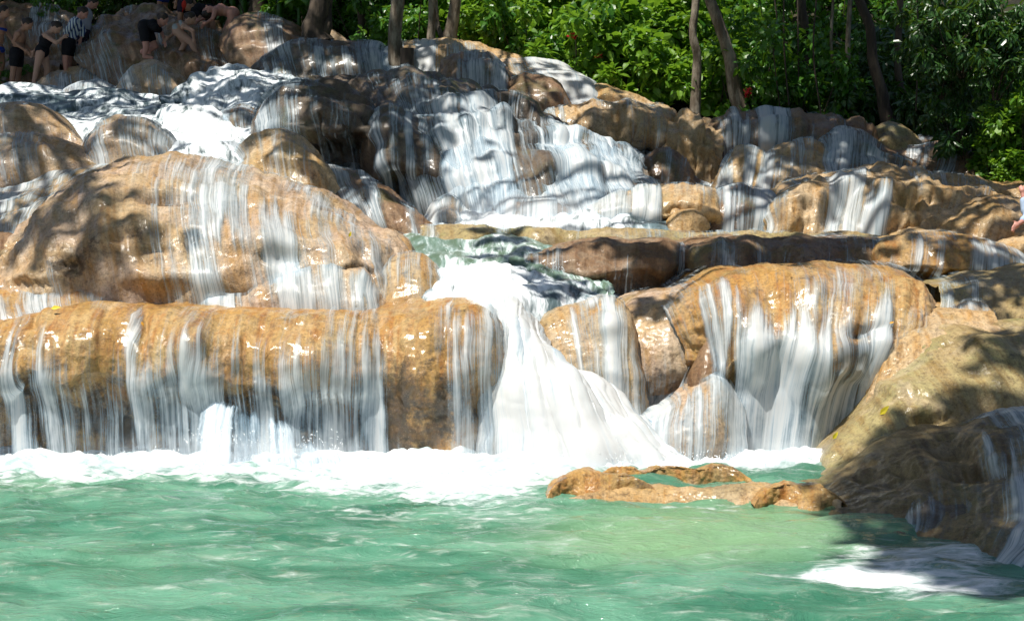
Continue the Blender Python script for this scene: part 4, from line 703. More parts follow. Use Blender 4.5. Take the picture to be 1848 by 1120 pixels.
# droplets thrown up by the falls
def droplets(name, label, spots):
    rr = np.random.default_rng(11); V = []; Fc = []
    o = np.array([[1, 0, 0], [-1, 0, 0], [0, 1, 0], [0, -1, 0], [0, 0, 1], [0, 0, -1]], float)
    fo = np.array([[0, 2, 4], [2, 1, 4], [1, 3, 4], [3, 0, 4], [2, 0, 5], [1, 2, 5], [3, 1, 5], [0, 3, 5]])
    k = 0
    for (x0, y0, x1, y1, Y, n, hgt) in spots:
        for _ in range(n):
            t = rr.random(); t2 = rr.random() if Y < 9 else t; p = W(x0 + (x1 - x0) * t, y0 + (y1 - y0) * t2 - abs(rr.normal()) * hgt, Y + rr.normal() * 0.08)
            s = rr.uniform(0.002, 0.0045); st = rr.uniform(1, 3.5); tl = rr.normal() * 0.5
            v = o * s; v[:, 2] *= st; v[:, 0] += v[:, 2] * tl
            V.append(v + p); Fc.append(fo + 6 * k); k += 1
    m_ = bpy.data.materials.get('white_water_drops')
    if not m_:
        m_ = plain('white_water_drops', (0.9, 0.93, 0.95), 0.15, 0.6)
    me = mesh_np(name, np.concatenate(V), np.concatenate(Fc), m_)
    tag(link(name, me), label, kind='stuff')
droplets('water_droplets', 'tiny water drops flung up along the falls and rapids',
    [(20, 835, 680, 832, 9.7, 420, 9), (860, 835, 1250, 832, 9.6, 320, 9), (1250, 830, 1480, 838, 9.6, 220, 7), (760, 500, 1020, 490, 12.0, 320, 8), (790, 470, 950, 470, 12.5, 110, 9), (330, 800, 620, 810, 9.6, 160, 16),
     (480, 165, 580, 158, 17.8, 120, 7), (380, 215, 450, 205, 18.5, 100, 7), (340, 225, 480, 270, 16.8, 120, 8), (780, 395, 1160, 400, 14.2, 260, 10), (1000, 300, 1150, 320, 15.8, 120, 14)])
# ------------------------------------------------------------------ forest bank behind the falls
EDGE = [(-300, -60), (400, 20), (520, 60), (640, 92), (800, 100), (905, 108), (1080, 152), (1170, 188), (1300, 206), (1500, 218), (1650, 258), (1750, 290), (1850, 320), (2150, 400)]
EDY = [(-300, 34), (400, 31), (640, 26), (905, 22.5), (1170, 20.8), (1500, 19.4), (1650, 19.2), (1750, 18.4), (1850, 17), (2150, 15)]
def edge_y(px): return np.interp(px, [e[0] for e in EDGE], [e[1] for e in EDGE])
def edge_Y(px): return np.interp(px, [e[0] for e in EDY], [e[1] for e in EDY])
def bank():
    px = np.linspace(-300, 2300, 160); s = np.linspace(0, 1, 60)
    PX, S = np.meshgrid(px, s)
    Y0 = edge_Y(PX) - 0.4; Z0 = HC + (410 - (edge_y(PX) + 14)) / F * Y0
    Y = Y0 + 16 * S; Z = Z0 - 0.9 + (1 - S) * 0.3 + 11.5 * S ** 1.15
    X = (PX - 924) / F * Y; q = np.stack([X, Y, Z], -1)
    Z = Z + 0.35 * fbm(q * 0.5, 3) * sst(0, .1, S)
    me = mesh_np('forest_bank', np.stack([X, Y, Z], -1).reshape(-1, 3), grid_faces(60, 160)[:, ::-1], M['soil'])
    tag(link('forest_bank', me), 'dark forest slope rising behind the falls', kind='structure')
bank()

def leaves(P, D, Nn, L, Wd, rr, curve=0.25):
    """arrays of leaf bases P, directions D, normals Nn, lengths L, widths Wd -> verts, faces(6 per leaf), rnd"""
    n = len(P); D = D / np.linalg.norm(D, axis=1)[:, None]
    S = np.cross(D, Nn); S /= np.linalg.norm(S, axis=1)[:, None] + 1e-9; Nn = np.cross(S, D)
    L = L[:, None]; Wd = Wd[:, None]
    def pt(a, b, c): return P + D * L * a + S * Wd * b + Nn * (L * c)
    v = np.stack([pt(0, 0, 0), pt(.32, -.5, .03), pt(.33, 0, -.02), pt(.32, .5, .03), pt(.7, -.36, -.06 * curve * 4), pt(.7, 0, -.10 * curve * 4), pt(.7, .36, -.06 * curve * 4), pt(1, 0, -.28 * curve * 4)], 1)
    b = (np.arange(n) * 8)[:, None]
    t = np.concatenate([b + np.array([[0, 2, 1]]), b + np.array([[0, 3, 2]]), b + np.array([[4, 5, 7]]), b + np.array([[5, 6, 7]])])
    q = np.concatenate([b + np.array([[1, 2, 5, 4]]), b + np.array([[2, 3, 6, 5]])])
    return v.reshape(-1, 3), t, q, np.repeat(rr.random(n), 8)
def leaf_cloud(centers, radii, counts, size, rr, droop=0.5, up=0.6, aspect=0.45):
    P = []; D = []; Nn = []; L = []
    for c, r, n in zip(centers, radii, counts):
        d = rr.normal(size=(n, 3)); d /= np.linalg.norm(d, axis=1)[:, None]
        p = np.asarray(c) + d * np.asarray(r) * (rr.random(n) ** 0.4)[:, None]
        dd = d * 0.8 + rr.normal(size=(n, 3)) * 0.6; dd[:, 2] -= droop
        nn = d * 0.5 + rr.normal(size=(n, 3)) * 0.45; nn[:, 2] += up
        P.append(p); D.append(dd); Nn.append(nn); L.append(size * rr.uniform(0.6, 1.35, n))
    P = np.concatenate(P); D = np.concatenate(D); Nn = np.concatenate(Nn); L = np.concatenate(L)
    return leaves(P, D, Nn, L, L * aspect * rr.uniform(0.8, 1.3, len(L)), rr)
def leaf_mesh(name, cloud, mat, origin=None):
    v, t, q, r = cloud
    return mesh_np(name, v, [t, q], mat, smooth=False, attrs={'rnd': r}, origin=origin)
def tube(pts, rad, ns=8, wob=0.0, rr=None):
    pts = np.asarray(pts, float); n = len(pts); V = []
    for i in range(n):
        d = pts[min(i + 1, n - 1)] - pts[max(i - 1, 0)]; d /= np.linalg.norm(d)
        a = np.cross(d, [0.3, 1, 0.1]); a /= np.linalg.norm(a); b = np.cross(d, a)
        for k in range(ns):
            t = 2 * math.pi * k / ns; r = rad[i] * (1 + (wob * rr.normal() if rr is not None else 0))
            V.append(pts[i] + a * r * math.cos(t) + b * r * math.sin(t))
    Fq = [[i * ns + k, i * ns + (k + 1) % ns, (i + 1) * ns + (k + 1) % ns, (i + 1) * ns + k] for i in range(n - 1) for k in range(ns)]
    return np.array(V), np.array(Fq)
def smooth_path(pts, n=14):
    a = np.array(pts, float); s = np.linspace(0, len(a) - 1, n); out = []
    for x in s:
        i = min(int(x), len(a) - 2); f = x - i; p0 = a[max(i - 1, 0)]; p1 = a[i]; p2 = a[i + 1]; p3 = a[min(i + 2, len(a) - 1)]
        out.append(0.5 * ((2 * p1) + (-p0 + p2) * f + (2 * p0 - 5 * p1 + 4 * p2 - p3) * f * f + (-p0 + 3 * p1 - 3 * p2 + p3) * f ** 3))
    return np.array(out)
def join_np(parts):
    V = []; Fs = []; o = 0
    for v, f in parts: V.append(v); Fs.append(f + o); o += len(v)
    return np.concatenate(V), np.concatenate(Fs)

# bushes: a few source meshes, each bush an object with foliage and stems
rl = np.random.default_rng(21)
def bush_meshes(kind, mat, nleaf, size, aspect, droop, up):
    out = []
    for k in range(3):
        cs = [rl.normal(size=3) * np.array([.58, .45, .45]) + [0, 0, .7] for _ in range(16)]; rs = [rl.uniform(.16, .36) for _ in cs]
        me = leaf_mesh('foliage', leaf_cloud(cs, [(r, r, r * .8) for r in rs], [nleaf // 16] * 16, size, rl, droop, up, aspect), mat)
        st = []
        for c in cs[:9]:
            p = smooth_path([(c[0] * .1, c[1] * .1, -.3), (c[0] * .5, c[1] * .5, .25), tuple(c)], 5); st.append(tube(p, [.022, .018, .014, .01, .006], 5))
        v, f = join_np(st); ms = mesh_np('stem', v, f, M['bark_dark'])
        out.append((me, ms))
    return out
BM = {'sun': bush_meshes('sun', M['leaf_sunlit'], 1400, .19, .60, .3, 1.0), 'mid': bush_meshes('mid', M['leaf_mid'], 1500, .15, .5, .5, .6),
      'dark': bush_meshes('dark', M['leaf_shaded'], 1500, .16, .42, .8, .4), 'long': bush_meshes('long', M['leaf_shaded'], 1000, .26, .30, 1.0, .4)}
def bush(px, py, Y, s, kind, label, group, name='shrub', cat='shrub'):
    me, ms = BM[kind][rl.integers(3)]; p = W(px, py, Y)
    root = link(name, None, loc=p - np.array([0, 0, 0.7 * s])); root.scale = (s, s, s * rl.uniform(.85, 1.1)); root.rotation_euler = (rl.uniform(-.15, .15), rl.uniform(-.15, .15), rl.uniform(0, 6.28))
    tag(root, label, cat, group)
    link('foliage', me, root)['kind'] = 'stuff'; link('stem', ms, root)
    return root
NEAR = [(830, 'the forked tree'), (1000, 'the bright upper chute'), (1110, 'the sunlit tan rock'), (1250, 'the thin upright trunk'), (1330, 'the leaning trunk'), (600, 'the pale trickling rock'), (730, 'the spotted trunk'), (1590, 'the bent dark trunk'), (1500, 'the dark right ledge'), (1800, 'the right frame edge')]
def near(px): return min(NEAR, key=lambda q: abs(q[0] - px))[1]
cnt = 0
for row in range(6):
    for px in np.arange(-60, 1960, 62 if row < 3 else 70):
        x = px + rl.uniform(-22, 22); ye = edge_y(x); py = ye - 34 - row * 50 + rl.uniform(-16, 16)
        if py < -70 or x < 420: continue
        Y = edge_Y(x) + 0.6 + row * 1.3 + rl.uniform(-.3, .3)
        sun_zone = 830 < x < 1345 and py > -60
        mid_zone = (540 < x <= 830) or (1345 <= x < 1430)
        kind = 'sun' if sun_zone else ('mid' if (mid_zone or rl.random() < .5) else ('long' if rl.random() < .3 else 'dark'))  # leaf colour follows light: bright kind where sunlit, darker kinds in shade
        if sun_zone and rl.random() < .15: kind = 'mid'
        s = Y / 22 * rl.uniform(.62, .95)
        where = 'low at water edge' if row == 0 else ('partway up slope' if row < 3 else 'high on slope')
        look = {'sun': 'bright green shrub', 'mid': 'mid green shrub', 'dark': 'dark green shrub', 'long': 'droopy leaved shrub'}[kind]
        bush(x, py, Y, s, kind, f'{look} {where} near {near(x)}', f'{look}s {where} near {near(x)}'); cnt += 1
for (x, y, Y, s, k) in [(20, -10, 31.5, 1.0, 'dark'), (90, 0, 31.5, .8, 'mid'), (150, 30, 31, .6, 'mid'), (75, 40, 30, .35, 'mid'), (210, -5, 31.5, 1.0, 'dark'), (270, -20, 32, 1.1, 'dark'), (340, -15, 32, 1.1, 'dark'), (400, -10, 32, 1.1, 'dark'), (10, 135, 27.6, .3, 'mid'), (48, 128, 28.2, .3, 'mid'), (-30, -20, 31.5, 1.2, 'dark')]:
    bush(x, y, Y, s, k, 'shaded shrub behind the bathers at the upper left', 'shaded shrubs behind the bathers at the upper left')
# closer leafy sprays at the right edge
for (x, y, Y, s, k) in [(1800, 290, 16.4, .42, 'sun'), (1850, 250, 16.2, .45, 'sun'), (1835, 320, 16, .32, 'sun'), (1760, 270, 17, .36, 'mid'), (1860, 180, 16.5, .45, 'mid'), (1700, 300, 17.8, .3, 'mid')]:
    bush(x, y, Y, s, k, 'yellowish green leafy bush hanging over water at right edge', 'leafy bushes hanging over the water at the right edge')
for (x, y, Y, s) in [(1740, 60, 16.5, .5), (1790, 30, 16.3, .5), (1700, 120, 16.8, .4), (1800, 110, 16.2, .45), (1730, 200, 17, .42), (1690, 30, 17, .45)]:
    bush(x, y, Y, s, 'long', 'silvery leafed branch hanging in dark forest upper right', 'silvery leafed branches hanging in the upper right', 'hanging_branch', 'branch')

# ------------------------------------------------------------------ trees: trunks in view, crowns above the frame that shade the falls
def shade_clump(px, py, Y, r, h):
    p = W(px, py, Y); t = h / SUN.z; return p + np.array(SUN) * t, r
def tree(name, label, path_px, Y, rads, extra=(), crown=(), csize=.26, cn=260, bark='bark', origin=None, flat=.45):
    pts = np.array([W(a, b, Y + (c if c else 0)) for a, b, c in path_px]); p = smooth_path(pts, 22); r = np.interp(np.linspace(0, 1, 22), np.linspace(0, 1, len(rads)), rads)
    v, f = tube(p, r, 12, .035, rl); o = p[0]
    root = link(name, None, loc=o); tag(root, label, 'tree')
    link('trunk', mesh_np('trunk', v, f, M[bark], origin=o), root)
    for (pp, rr_) in extra:
        q = smooth_path(np.array([W(a, b, Y + (c if c else 0)) for a, b, c in pp]), 14)
        v, f = tube(q, np.linspace(rr_[0], rr_[1], 14), 8, .04, rl); link('limb', mesh_np('limb', v, f, M[bark], origin=o), root)
    if crown:
        cs = []; rs = []; ns = []; tops = []
        for (px, py, Yc, rad, h, dens) in crown:
            c, rr_ = shade_clump(px, py, Yc, rad, h); tops.append(c)
            for _ in range(4):
                cs.append(c + rl.normal(size=3) * rad * np.array([.5, .5, .12])); k = rad * rl.uniform(.5, .8); rs.append((k, k, k * flat)); ns.append(max(4, int(cn * dens * rad * rad / 4)))
        link('crown', leaf_mesh('crown', leaf_cloud(cs, rs, ns, csize, rl, .5, .8, .5), M['leaf_mid'], origin=o), root)['kind'] = 'stuff'
        lb = []; top = p[-1]
        for c in tops:
            q = smooth_path([top, top * .5 + c * .5 + np.array([0, 0, .5]), c], 8); lb.append(tube(q, np.linspace(rads[-1] * .6, .025, 8), 6))
        v, f = join_np(lb); link('limb', mesh_np('limb', v, f, M[bark], origin=o), root)
    return root
# crown clumps: (px, py, Y of the shaded spot, radius, height above it, density)
def C(*a): return a
tree('tree', 'dark thick trunk at the top, third of the way from the left', [(572, 80, 0), (566, 55, 0), (575, 20, 0), (585, -60, 0), (590, -200, 0)], 23.6, [.30, .2, .17, .16, .14],
     extra=[([(575, 78, 0), (588, 50, 0), (590, 10, .1), (600, -60, .2)], (.12, .08))], bark='bark_dark',
     crown=[C(560, 110, 22, 1.5, 8, 1.3), C(640, 110, 22, 1.5, 8, 1.3), C(500, 120, 22.5, 1.3, 8, 1.2), C(700, 130, 21.5, 1.1, 8, 1.0), C(640, 160, 19.4, 1.3, 8, 1.1), C(560, 200, 17, 1.1, 8, .9), C(640, 190, 17.2, 1.0, 8, .8), C(620, 50, 27, 2.2, 9, 1.2), C(700, 30, 28, 2, 9, 1.1), C(560, 20, 28, 2, 9, 1.1)])
tree('tree', 'spotted grey trunk with the sawn stump beside it, top centre', [(722, 140, 0), (716, 110, 0), (712, 60, 0), (718, 0, 0), (716, -90, 0), (722, -230, 0)], 21.2, [.22, .125, .10, .10, .10, .09],
     crown=[C(720, 150, 19, 1.2, 8, 1.1), C(800, 170, 19, 1.1, 8, .9), C(700, 220, 17, .9, 8, .8), C(760, 250, 16.6, 1.0, 8, .8), C(880, 200, 18.5, .9, 8, .8), C(650, 280, 16, 1.1, 8, 1.0), C(760, 320, 15.5, .8, 8, .5), C(860, 240, 17.5, .7, 8, .7)])
tree('tree', 'forked pale spotted trunk rooted on the sunlit hump', [(800, 105, 0), (808, 85, 0), (815, 50, 0), (822, 0, 0), (824, -100, 0), (830, -230, 0)], 22.4, [.26, .14, .10, .09, .085, .08],
     extra=[([(805, 102, -.1), (785, 92, -.1), (778, 70, 0), (780, 30, 0), (778, -60, 0)], (.09, .055)), ([(800, 70, .1), (790, 45, .2), (785, -20, .3)], (.045, .03)), ([(806, 104, -.2), (796, 98, -.2), (782, 88, -.25)], (.12, .05))],
     crown=[C(860, 130, 20, 1.0, 8, .8), C(940, 170, 19.4, 1.0, 8, 1.0), C(960, 260, 17, .8, 8, .7), C(850, 300, 16, .8, 8, .4)])
tree('tree', 'thin upright trunk standing before the sunny shrubs', [(1254, 212, 0), (1256, 160, 0), (1258, 100, 0), (1250, 60, 0), (1256, 0, 0), (1258, -120, 0)], 20.4, [.085, .07, .065, .055, .055, .05],
     crown=[C(1130, 240, 18, .9, 8, .7), C(1200, 280, 17, .8, 8, .7), C(1260, 230, 18, .7, 8, .6), C(1180, 330, 16.5, .9, 8, .9)])
tree('tree', 'grey trunk leaning left before the shrubs, right of centre', [(1342, 205, 0), (1328, 170, 0), (1318, 110, 0), (1300, 50, 0), (1278, -10, 0), (1240, -140, 0)], 20.2, [.12, .105, .09, .08, .075, .06],
     crown=[C(1330, 250, 18, .9, 8, .8), C(1450, 240, 18, 1.1, 8, .9), C(1530, 260, 17.5, 1.1, 8, 1.0), C(1450, 300, 16.5, .9, 8, .7), C(1330, 360, 15, .8, 8, .8), C(1400, 120, 22, 1.4, 9, 1)])
tree('tree', 'dark bent trunk in the shaded forest on the right', [(1612, 245, 0), (1598, 205, 0), (1590, 160, 0), (1575, 110, 0), (1570, 50, 0), (1545, -20, 0), (1530, -160, 0)], 19.3, [.14, .09, .075, .07, .065, .06, .05], bark='bark_dark',
     crown=[C(1620, 280, 18, 1.5, 8, 1.4), C(1500, 150, 20.5, 1.5, 9, .8), C(1600, 150, 20.5, 1.7, 9, 1.0), C(1700, 180, 19.5, 1.8, 9, 1.0), C(1750, 60, 21, 2.0, 9, 1.2), C(1600, 50, 22, 1.8, 9, .8), C(1480, 60, 22, 1.3, 9, .6), C(1600, 330, 15.5, .9, 8, .8), C(1700, 310, 16.5, 1.0, 8, .9)])
for (px0, py0, px1, Yt, r, lab) in [(1536, 222, 1530, 19.8, .035, 'thin pale stem left of the dark bent trunk'), (1520, 215, 1500, 19.9, .022, 'very thin leaning stem in the right forest'), (648, 96, 640, 25.5, .06, 'thin shaded trunk between the thick dark trunk and the spotted one'), (1450, 130, 1445, 21, .07, 'shaded trunk among vines right of the leaning trunk'), (1640, 250, 1620, 19.8, .05, 'slim dark trunk just right of the bent trunk'), (462, 40, 458, 29, .16, 'dark trunk behind the banana plants')]:
    tree('tree', lab, [(px0, py0, 0), ((px0 + px1) / 2 + 8, py0 - 60, 0), (px1, py0 - 130, 0), (px1 + 10, -80, 0)], Yt, [r * 1.4, r, r, r * .8], bark='bark' if r < .05 else 'bark_dark')
# trees whose trunks stand outside the picture
tree('tree', 'tall tree standing outside the frame on the left, shading the bathers', [(-420, 200, 0), (-400, 0, 0), (-380, -300, 0), (-360, -600, 0)], 26, [.35, .3, .28, .2],
     crown=[C(60, 120, 28, 2.2, 9, 1.6), C(180, 110, 28, 2.2, 9, 1.6), C(300, 90, 28, 2.2, 9, 1.6), C(120, 160, 25, 2.0, 9, 1.6), C(300, 150, 24, 1.8, 9, 1.3), C(420, 140, 24, 1.5, 9, 1.3), C(410, 80, 27, 2.0, 9, 1.4), C(-30, 100, 28.5, 2.2, 9, 1.4), C(100, 40, 31, 2.5, 10, 1.3), C(250, 30, 31, 2.5, 10, 1.3), C(400, 20, 31, 2.5, 10, 1.2), C(150, 190, 22, 1.7, 9, .8), C(330, 190, 21, 1.6, 9, .7), C(60, 210, 20, 1.4, 8, 1.0), C(450, 170, 20, 1.3, 8, .7)])
tree('tree', 'leafy tree standing outside the frame on the left, shading the mottled boulders', [(-500, 420, 0), (-470, 100, 0), (-420, -300, 0), (-380, -700, 0)], 15, [.25, .2, .18, .14],
     crown=[C(30, 220, 16, .7, 11, .8), C(30, 290, 14.6, .8, 11, .9), C(240, 260, 15.2, .7, 11, .8), C(190, 350, 12.9, .34, 11, 2.2), C(185, 430, 11.9, .34, 11, 2.2), C(215, 500, 11.4, .3, 11, 2.0), C(470, 290, 14.4, .28, 11, 1.8), C(90, 470, 11.8, .35, 11, 1.2), C(20, 380, 13.2, .6, 6, .9), C(380, 200, 18, .8, 11, .8)])
tree('tree', 'broad tree standing outside the frame on the right, shading the olive shelf', [(2500, 700, 0), (2450, 300, 0), (2300, -500, 0), (2200, -1300, 0)], 9, [.3, .26, .22, .16],
     crown=[C(1870, 800, 8.5, .8, 9, 2.0), C(1800, 870, 8.0, .75, 9, 1.8), C(1880, 950, 7.4, .7, 9, 1.5), C(1700, 880, 8.0, .5, 9, 1.8), C(2000, 700, 9.0, .9, 9, 2.0), C(1730, 810, 8.8, .35, 9, 2.5), C(1810, 740, 9.2, .22, 9, 2.4), C(1610, 930, 7.7, .3, 9, 2.2), C(1890, 1060, 6.4, .7, 9, 2.4), C(1560, 890, 8.2, .25, 9, 2), C(1960, 850, 8, 1.1, 9, 3), C(1750, 1000, 7.2, .4, 9, 2)])
tree('tree', 'tree standing outside the frame on the right, dappling the middle ledges', [(2350, 420, 0), (2300, 0, 0), (2200, -400, 0), (2100, -700, 0)], 14, [.3, .26, .22, .16],
     crown=[C(1400, 470, 12.2, .6, 7, 1.8), C(1500, 470, 12.2, .6, 7, 1.8), C(1300, 475, 12.2, .5, 7, 1.8), C(1180, 460, 12.3, .3, 7, 1.5), C(1000, 480, 12.3, .4, 7, 1.4), C(1760, 455, 12, .35, 7, 1.5), C(1190, 570, 11, .14, 6, 4), C(1770, 545, 11, .35, 6, 1.6), C(1850, 530, 11.3, .4, 6, 1.5), C(1830, 640, 9.8, .2, 6, 2.5), C(1480, 350, 14.5, .6, 7, .8), C(1600, 360, 14.5, .7, 7, .8), C(1680, 390, 13.8, .4, 7, 1.0), C(900, 430, 13.3, .3, 7, 1.1), C(1330, 300, 16, .6, 7, .8), C(1770, 345, 15, .6, 7, .8), C(1050, 530, 11.6, .35, 6, 1.3), C(690, 380, 14, .4, 7, 1.2), C(620, 340, 14.3, .35, 7, 1.2), C(830, 400, 14, .4, 7, .6)])
# stump
def stump():
    p = W(735, 145, 21.0); h = 0.46; v, f = tube([p + np.array([0, 0, z]) for z in (-.15, .1, .3, h)], [.11, .10, .10, .10], 14, .03, rl)
    o = p; root = link('stump', None, loc=o); tag(root, 'sawn off dark stump beside the spotted grey trunk', 'stump')
    link('trunk', mesh_np('trunk', v, f, M['bark_dark'], origin=o), root)
    k = len(v) - 14; top = v[k:]; vv = np.vstack([top + [0, 0, .002], top.mean(0) + [0, 0, .006]]); ff = np.array([[i, (i + 1) % 14, 14] for i in range(14)])
    link('cut_top', mesh_np('cut_top', vv, ff, M['bark'], origin=o), root)
stump()
# vines hanging in the right forest
for (x, y0, y1, Yv) in [(1415, -20, 190, 19.6), (1440, -20, 160, 19.8), (1395, -20, 130, 19.9), (1655, -20, 200, 18.6), (1475, -20, 205, 19.4), (1740, -20, 180, 17.4)]:
    pts = smooth_path([W(x, y0, Yv), W(x + rl.uniform(-8, 8), (y0 + y1) / 2, Yv), W(x + rl.uniform(-10, 10), y1, Yv)], 10); v, f = tube(pts, np.full(10, .012), 5, .1, rl)
    tag(link('vine', mesh_np('vine', v, f, M['bark_dark'], origin=pts[-1]), loc=pts[-1]), f'thin brown vine hanging in the shaded forest near {near(x)}', 'vine', f'vines hanging near {near(x)}')
# banana plants
def banana(px, py, Y, s, n, label):
    o = W(px, py, Y); root = link('banana_plant', None, loc=o); tag(root, label, 'banana plant')
    v, f = tube([o + np.array([0, 0, z * s]) for z in (-.4, 0, .5, .9)], [.09 * s, .08 * s, .06 * s, .04 * s], 8); link('stalk', mesh_np('stalk', v, f, M['banana'], origin=o), root)
    for k in range(n):
        a = 6.28 * k / n + rl.uniform(-.4, .4); L = s * rl.uniform(1.0, 1.5); b = o + np.array([0, 0, .8 * s]); t = np.linspace(0, 1, 10)
        out = np.array([math.cos(a), math.sin(a), 0]); up = rl.uniform(.5, 1.2)
        mid = b + out * (t * L * .75)[:, None] + np.array([0, 0, 1]) * ((up * t - .9 * t * t) * L)[:, None]
        sd = np.cross(out, [0, 0, 1]); wd = .17 * s * np.sin(np.clip(t * 1.05 + .05, 0, 1) * math.pi) ** .6
        jag = 1 + .12 * rl.normal(size=10)
        l = mid + sd * (wd * jag)[:, None] + [0, 0, -.03 * s]; r = mid - sd * (wd * jag)[:, None] + [0, 0, -.03 * s]
        V = np.stack([l, mid, r], 1).reshape(-1, 3); i = np.arange(9)[:, None] * 3
        Fq = np.concatenate([i + np.array([[0, 1, 4, 3]]), i + np.array([[1, 2, 5, 4]])])
        link('leaf', mesh_np('leaf', V, Fq, M['banana'], attrs={'rnd': np.full(len(V), rl.random())}, origin=o), root)
banana(505, 62, 27.9, 1.0, 9, 'banana plant with big bright leaves right of the dark trunk'); banana(440, 30, 29.5, 1.1, 9, 'banana plant behind the bent bathers'); banana(540, 60, 27.2, .6, 7, 'small banana plant beside the thick dark trunk')
banana(420, 5, 30.5, 1.0, 8, 'banana plant at the top edge behind the bathers')
# fallen leaves and red flowers
m_y = plain('yellow_fallen_leaf', (0.62, 0.50, 0.02), .6); m_o = plain('orange_fallen_leaf', (0.65, 0.30, 0.02), .6); m_r = plain('red_flower_petals', (0.55, 0.02, 0.03), .5)
bpy.context.view_layer.update(); DG = bpy.context.evaluated_depsgraph_get()
def onto(px, py, Y, lift=.012):
    a = W(px, py, 1.0); d = Vector(W(px, py, 2.0) - a).normalized()
    hit, loc, nrm, *_ = sc.ray_cast(DG, Vector(a), d)
    if hit and loc.y > Y - 2: return np.array(loc - d * lift)
    return W(px, py, Y)
def fallen(px, py, Y, L, ang, m_, label):
    p = onto(px, py, Y); t = math.radians(ang); D = np.array([[math.cos(t), -.25, math.sin(t)]]); 
    v, a, q, r = leaves(np.zeros((1, 3)), D, np.array([[0.1, -1, .6]]), np.array([L]), np.array([L * .45]), rl, .15)
    tag(link('fallen_leaf', mesh_np('fallen_leaf', v, [a, q], m_, smooth=False), loc=p), label, 'leaf')
fallen(92, 556, 10.50, .075, 10, m_y, 'yellow leaf lying on the lip of the front left ledge'); fallen(630, 428, 11.9, .05, 70, m_y, 'yellow leaf stuck on the domed boulder')
fallen(1503, 792, 9.30, .06, 60, m_y, 'yellow orange leaf on the low tip of the big smooth boulder'); fallen(1588, 748, 9.2, .085, 50, m_y, 'yellow green leaf on the flank of the big smooth boulder')
fallen(255, 580, 10.1, .04, -60, m_o, 'small orange leaf caught at the strand on the front left ledge'); fallen(1605, 583, 9.9, .035, 20, m_o, 'tiny orange leaf beside the right ledge')
for (x, y, Yf, lab) in [(1035, 64, 21.6, 'red flower in the sunny shrubs, leftmost of the red flowers'), (1350, 163, 20.0, 'red flower at the foot of the leaning trunk'), (1350, 172, 20.0, 'red flower just under another red flower by the leaning trunk'), (1078, 100, 21.3, 'small red flower low in the sunny shrubs')]:
    n = 14; d = rl.normal(size=(n, 3)) + [0, -.4, .2]; v, a, q, r = leaves(rl.normal(size=(n, 3)) * .02, d, rl.normal(size=(n, 3)), np.full(n, .06), np.full(n, .035), rl, .2)
    tag(link('red_flower', mesh_np('red_flower', v, [a, q], m_r, smooth=False), loc=onto(x, y, Yf, .12)), lab, 'flower')
# ------------------------------------------------------------------ bathers
skinA = plain('tanned_skin', (0.36, 0.19, 0.125), .5, .4, 8, .2); skinB = plain('pink_sunburnt_skin', (0.50, 0.24, 0.19), .5, .4, 8, .2); skinC = plain('light_skin', (0.46, 0.27, 0.20), .5, .4, 8, .2)
hair_d = plain('dark_brown_hair', (0.025, 0.015, 0.010), .5, .4, 60, .5)
cloth = lambda n, c: plain(n, c, .85, .2, 30, .2)
c_black = cloth('black_swim_fabric', (0.012, 0.012, 0.016)); c_grey = cloth('pale_grey_shirt_fabric', (0.42, 0.42, 0.50)); c_blue = cloth('blue_swim_fabric', (0.02, 0.05, 0.30)); c_purple = cloth('purple_swim_fabric', (0.20, 0.10, 0.30))
c_navy = cloth('dark_shorts_fabric', (0.03, 0.022, 0.04)); c_red = cloth('red_cap_fabric', (0.45, 0.03, 0.02)); c_floral = cloth('pale_patterned_swim_fabric', (0.35, 0.38, 0.40)); c_lblue = cloth('pale_blue_rash_shirt', (0.36, 0.46, 0.62)); c_shoe = cloth('dark_water_shoe', (0.02, 0.02, 0.025))
m = NT('blue_white_striped_fabric'); wv = m.node('ShaderNodeTexWave'); wv.inputs['Scale'].default_value = 6.5; wv.inputs['Distortion'].default_value = 0.6; wv.bands_direction = 'X'
m.t.links.new(m.coord('Object'), wv.inputs[0]); m.bs(Base_Color=m.mix(m.mapr(wv.outputs[1], .4, .6), (0.04, 0.07, 0.20), (0.62, 0.68, 0.72)), Roughness=.8); c_stripe = m.m
def ico(sub=2):
    import bmesh
    bm = bmesh.new(); bmesh.ops.create_icosphere(bm, subdivisions=sub, radius=1); bm.verts.ensure_lookup_table()
    v = np.array([x.co[:] for x in bm.verts]); f = np.array([[q.index for q in x.verts] for x in bm.faces]); bm.free(); return v, f
IV, IF = ico()
def ball(c, r, rot=None):
    r = np.asarray(r) * np.ones(3); v = IV * r
    if rot is not None: v = v @ np.array(rot).T
    return v + np.asarray(c), IF
def cone(a, b, ra, rb):
    a = np.asarray(a, float); b = np.asarray(b, float); n = 4; out = []
    L = np.linalg.norm(b - a)
    v, f = tube([a, (a + b) / 2, b], [ra, (ra + rb) / 2, rb], 12)
    caps = []
    return [(v, np.array([[q[0], q[1], q[2]] for q in f] + [[q[0], q[2], q[3]] for q in f])), ball(a, ra), ball(b, rb)]
def remeshed(name, parts, mat, parent, vox=.011, sm=4):
    v, f = join_np(parts); o = parent.location
    ob = link(name, mesh_np(name, v, f, mat, origin=np.array(o)), parent)
    md = ob.modifiers.new('remesh', 'REMESH'); md.mode = 'VOXEL'; md.voxel_size = vox; md.use_smooth_shade = True
    s = ob.modifiers.new('smooth', 'SMOOTH'); s.iterations = sm; s.factor = .5
    return ob
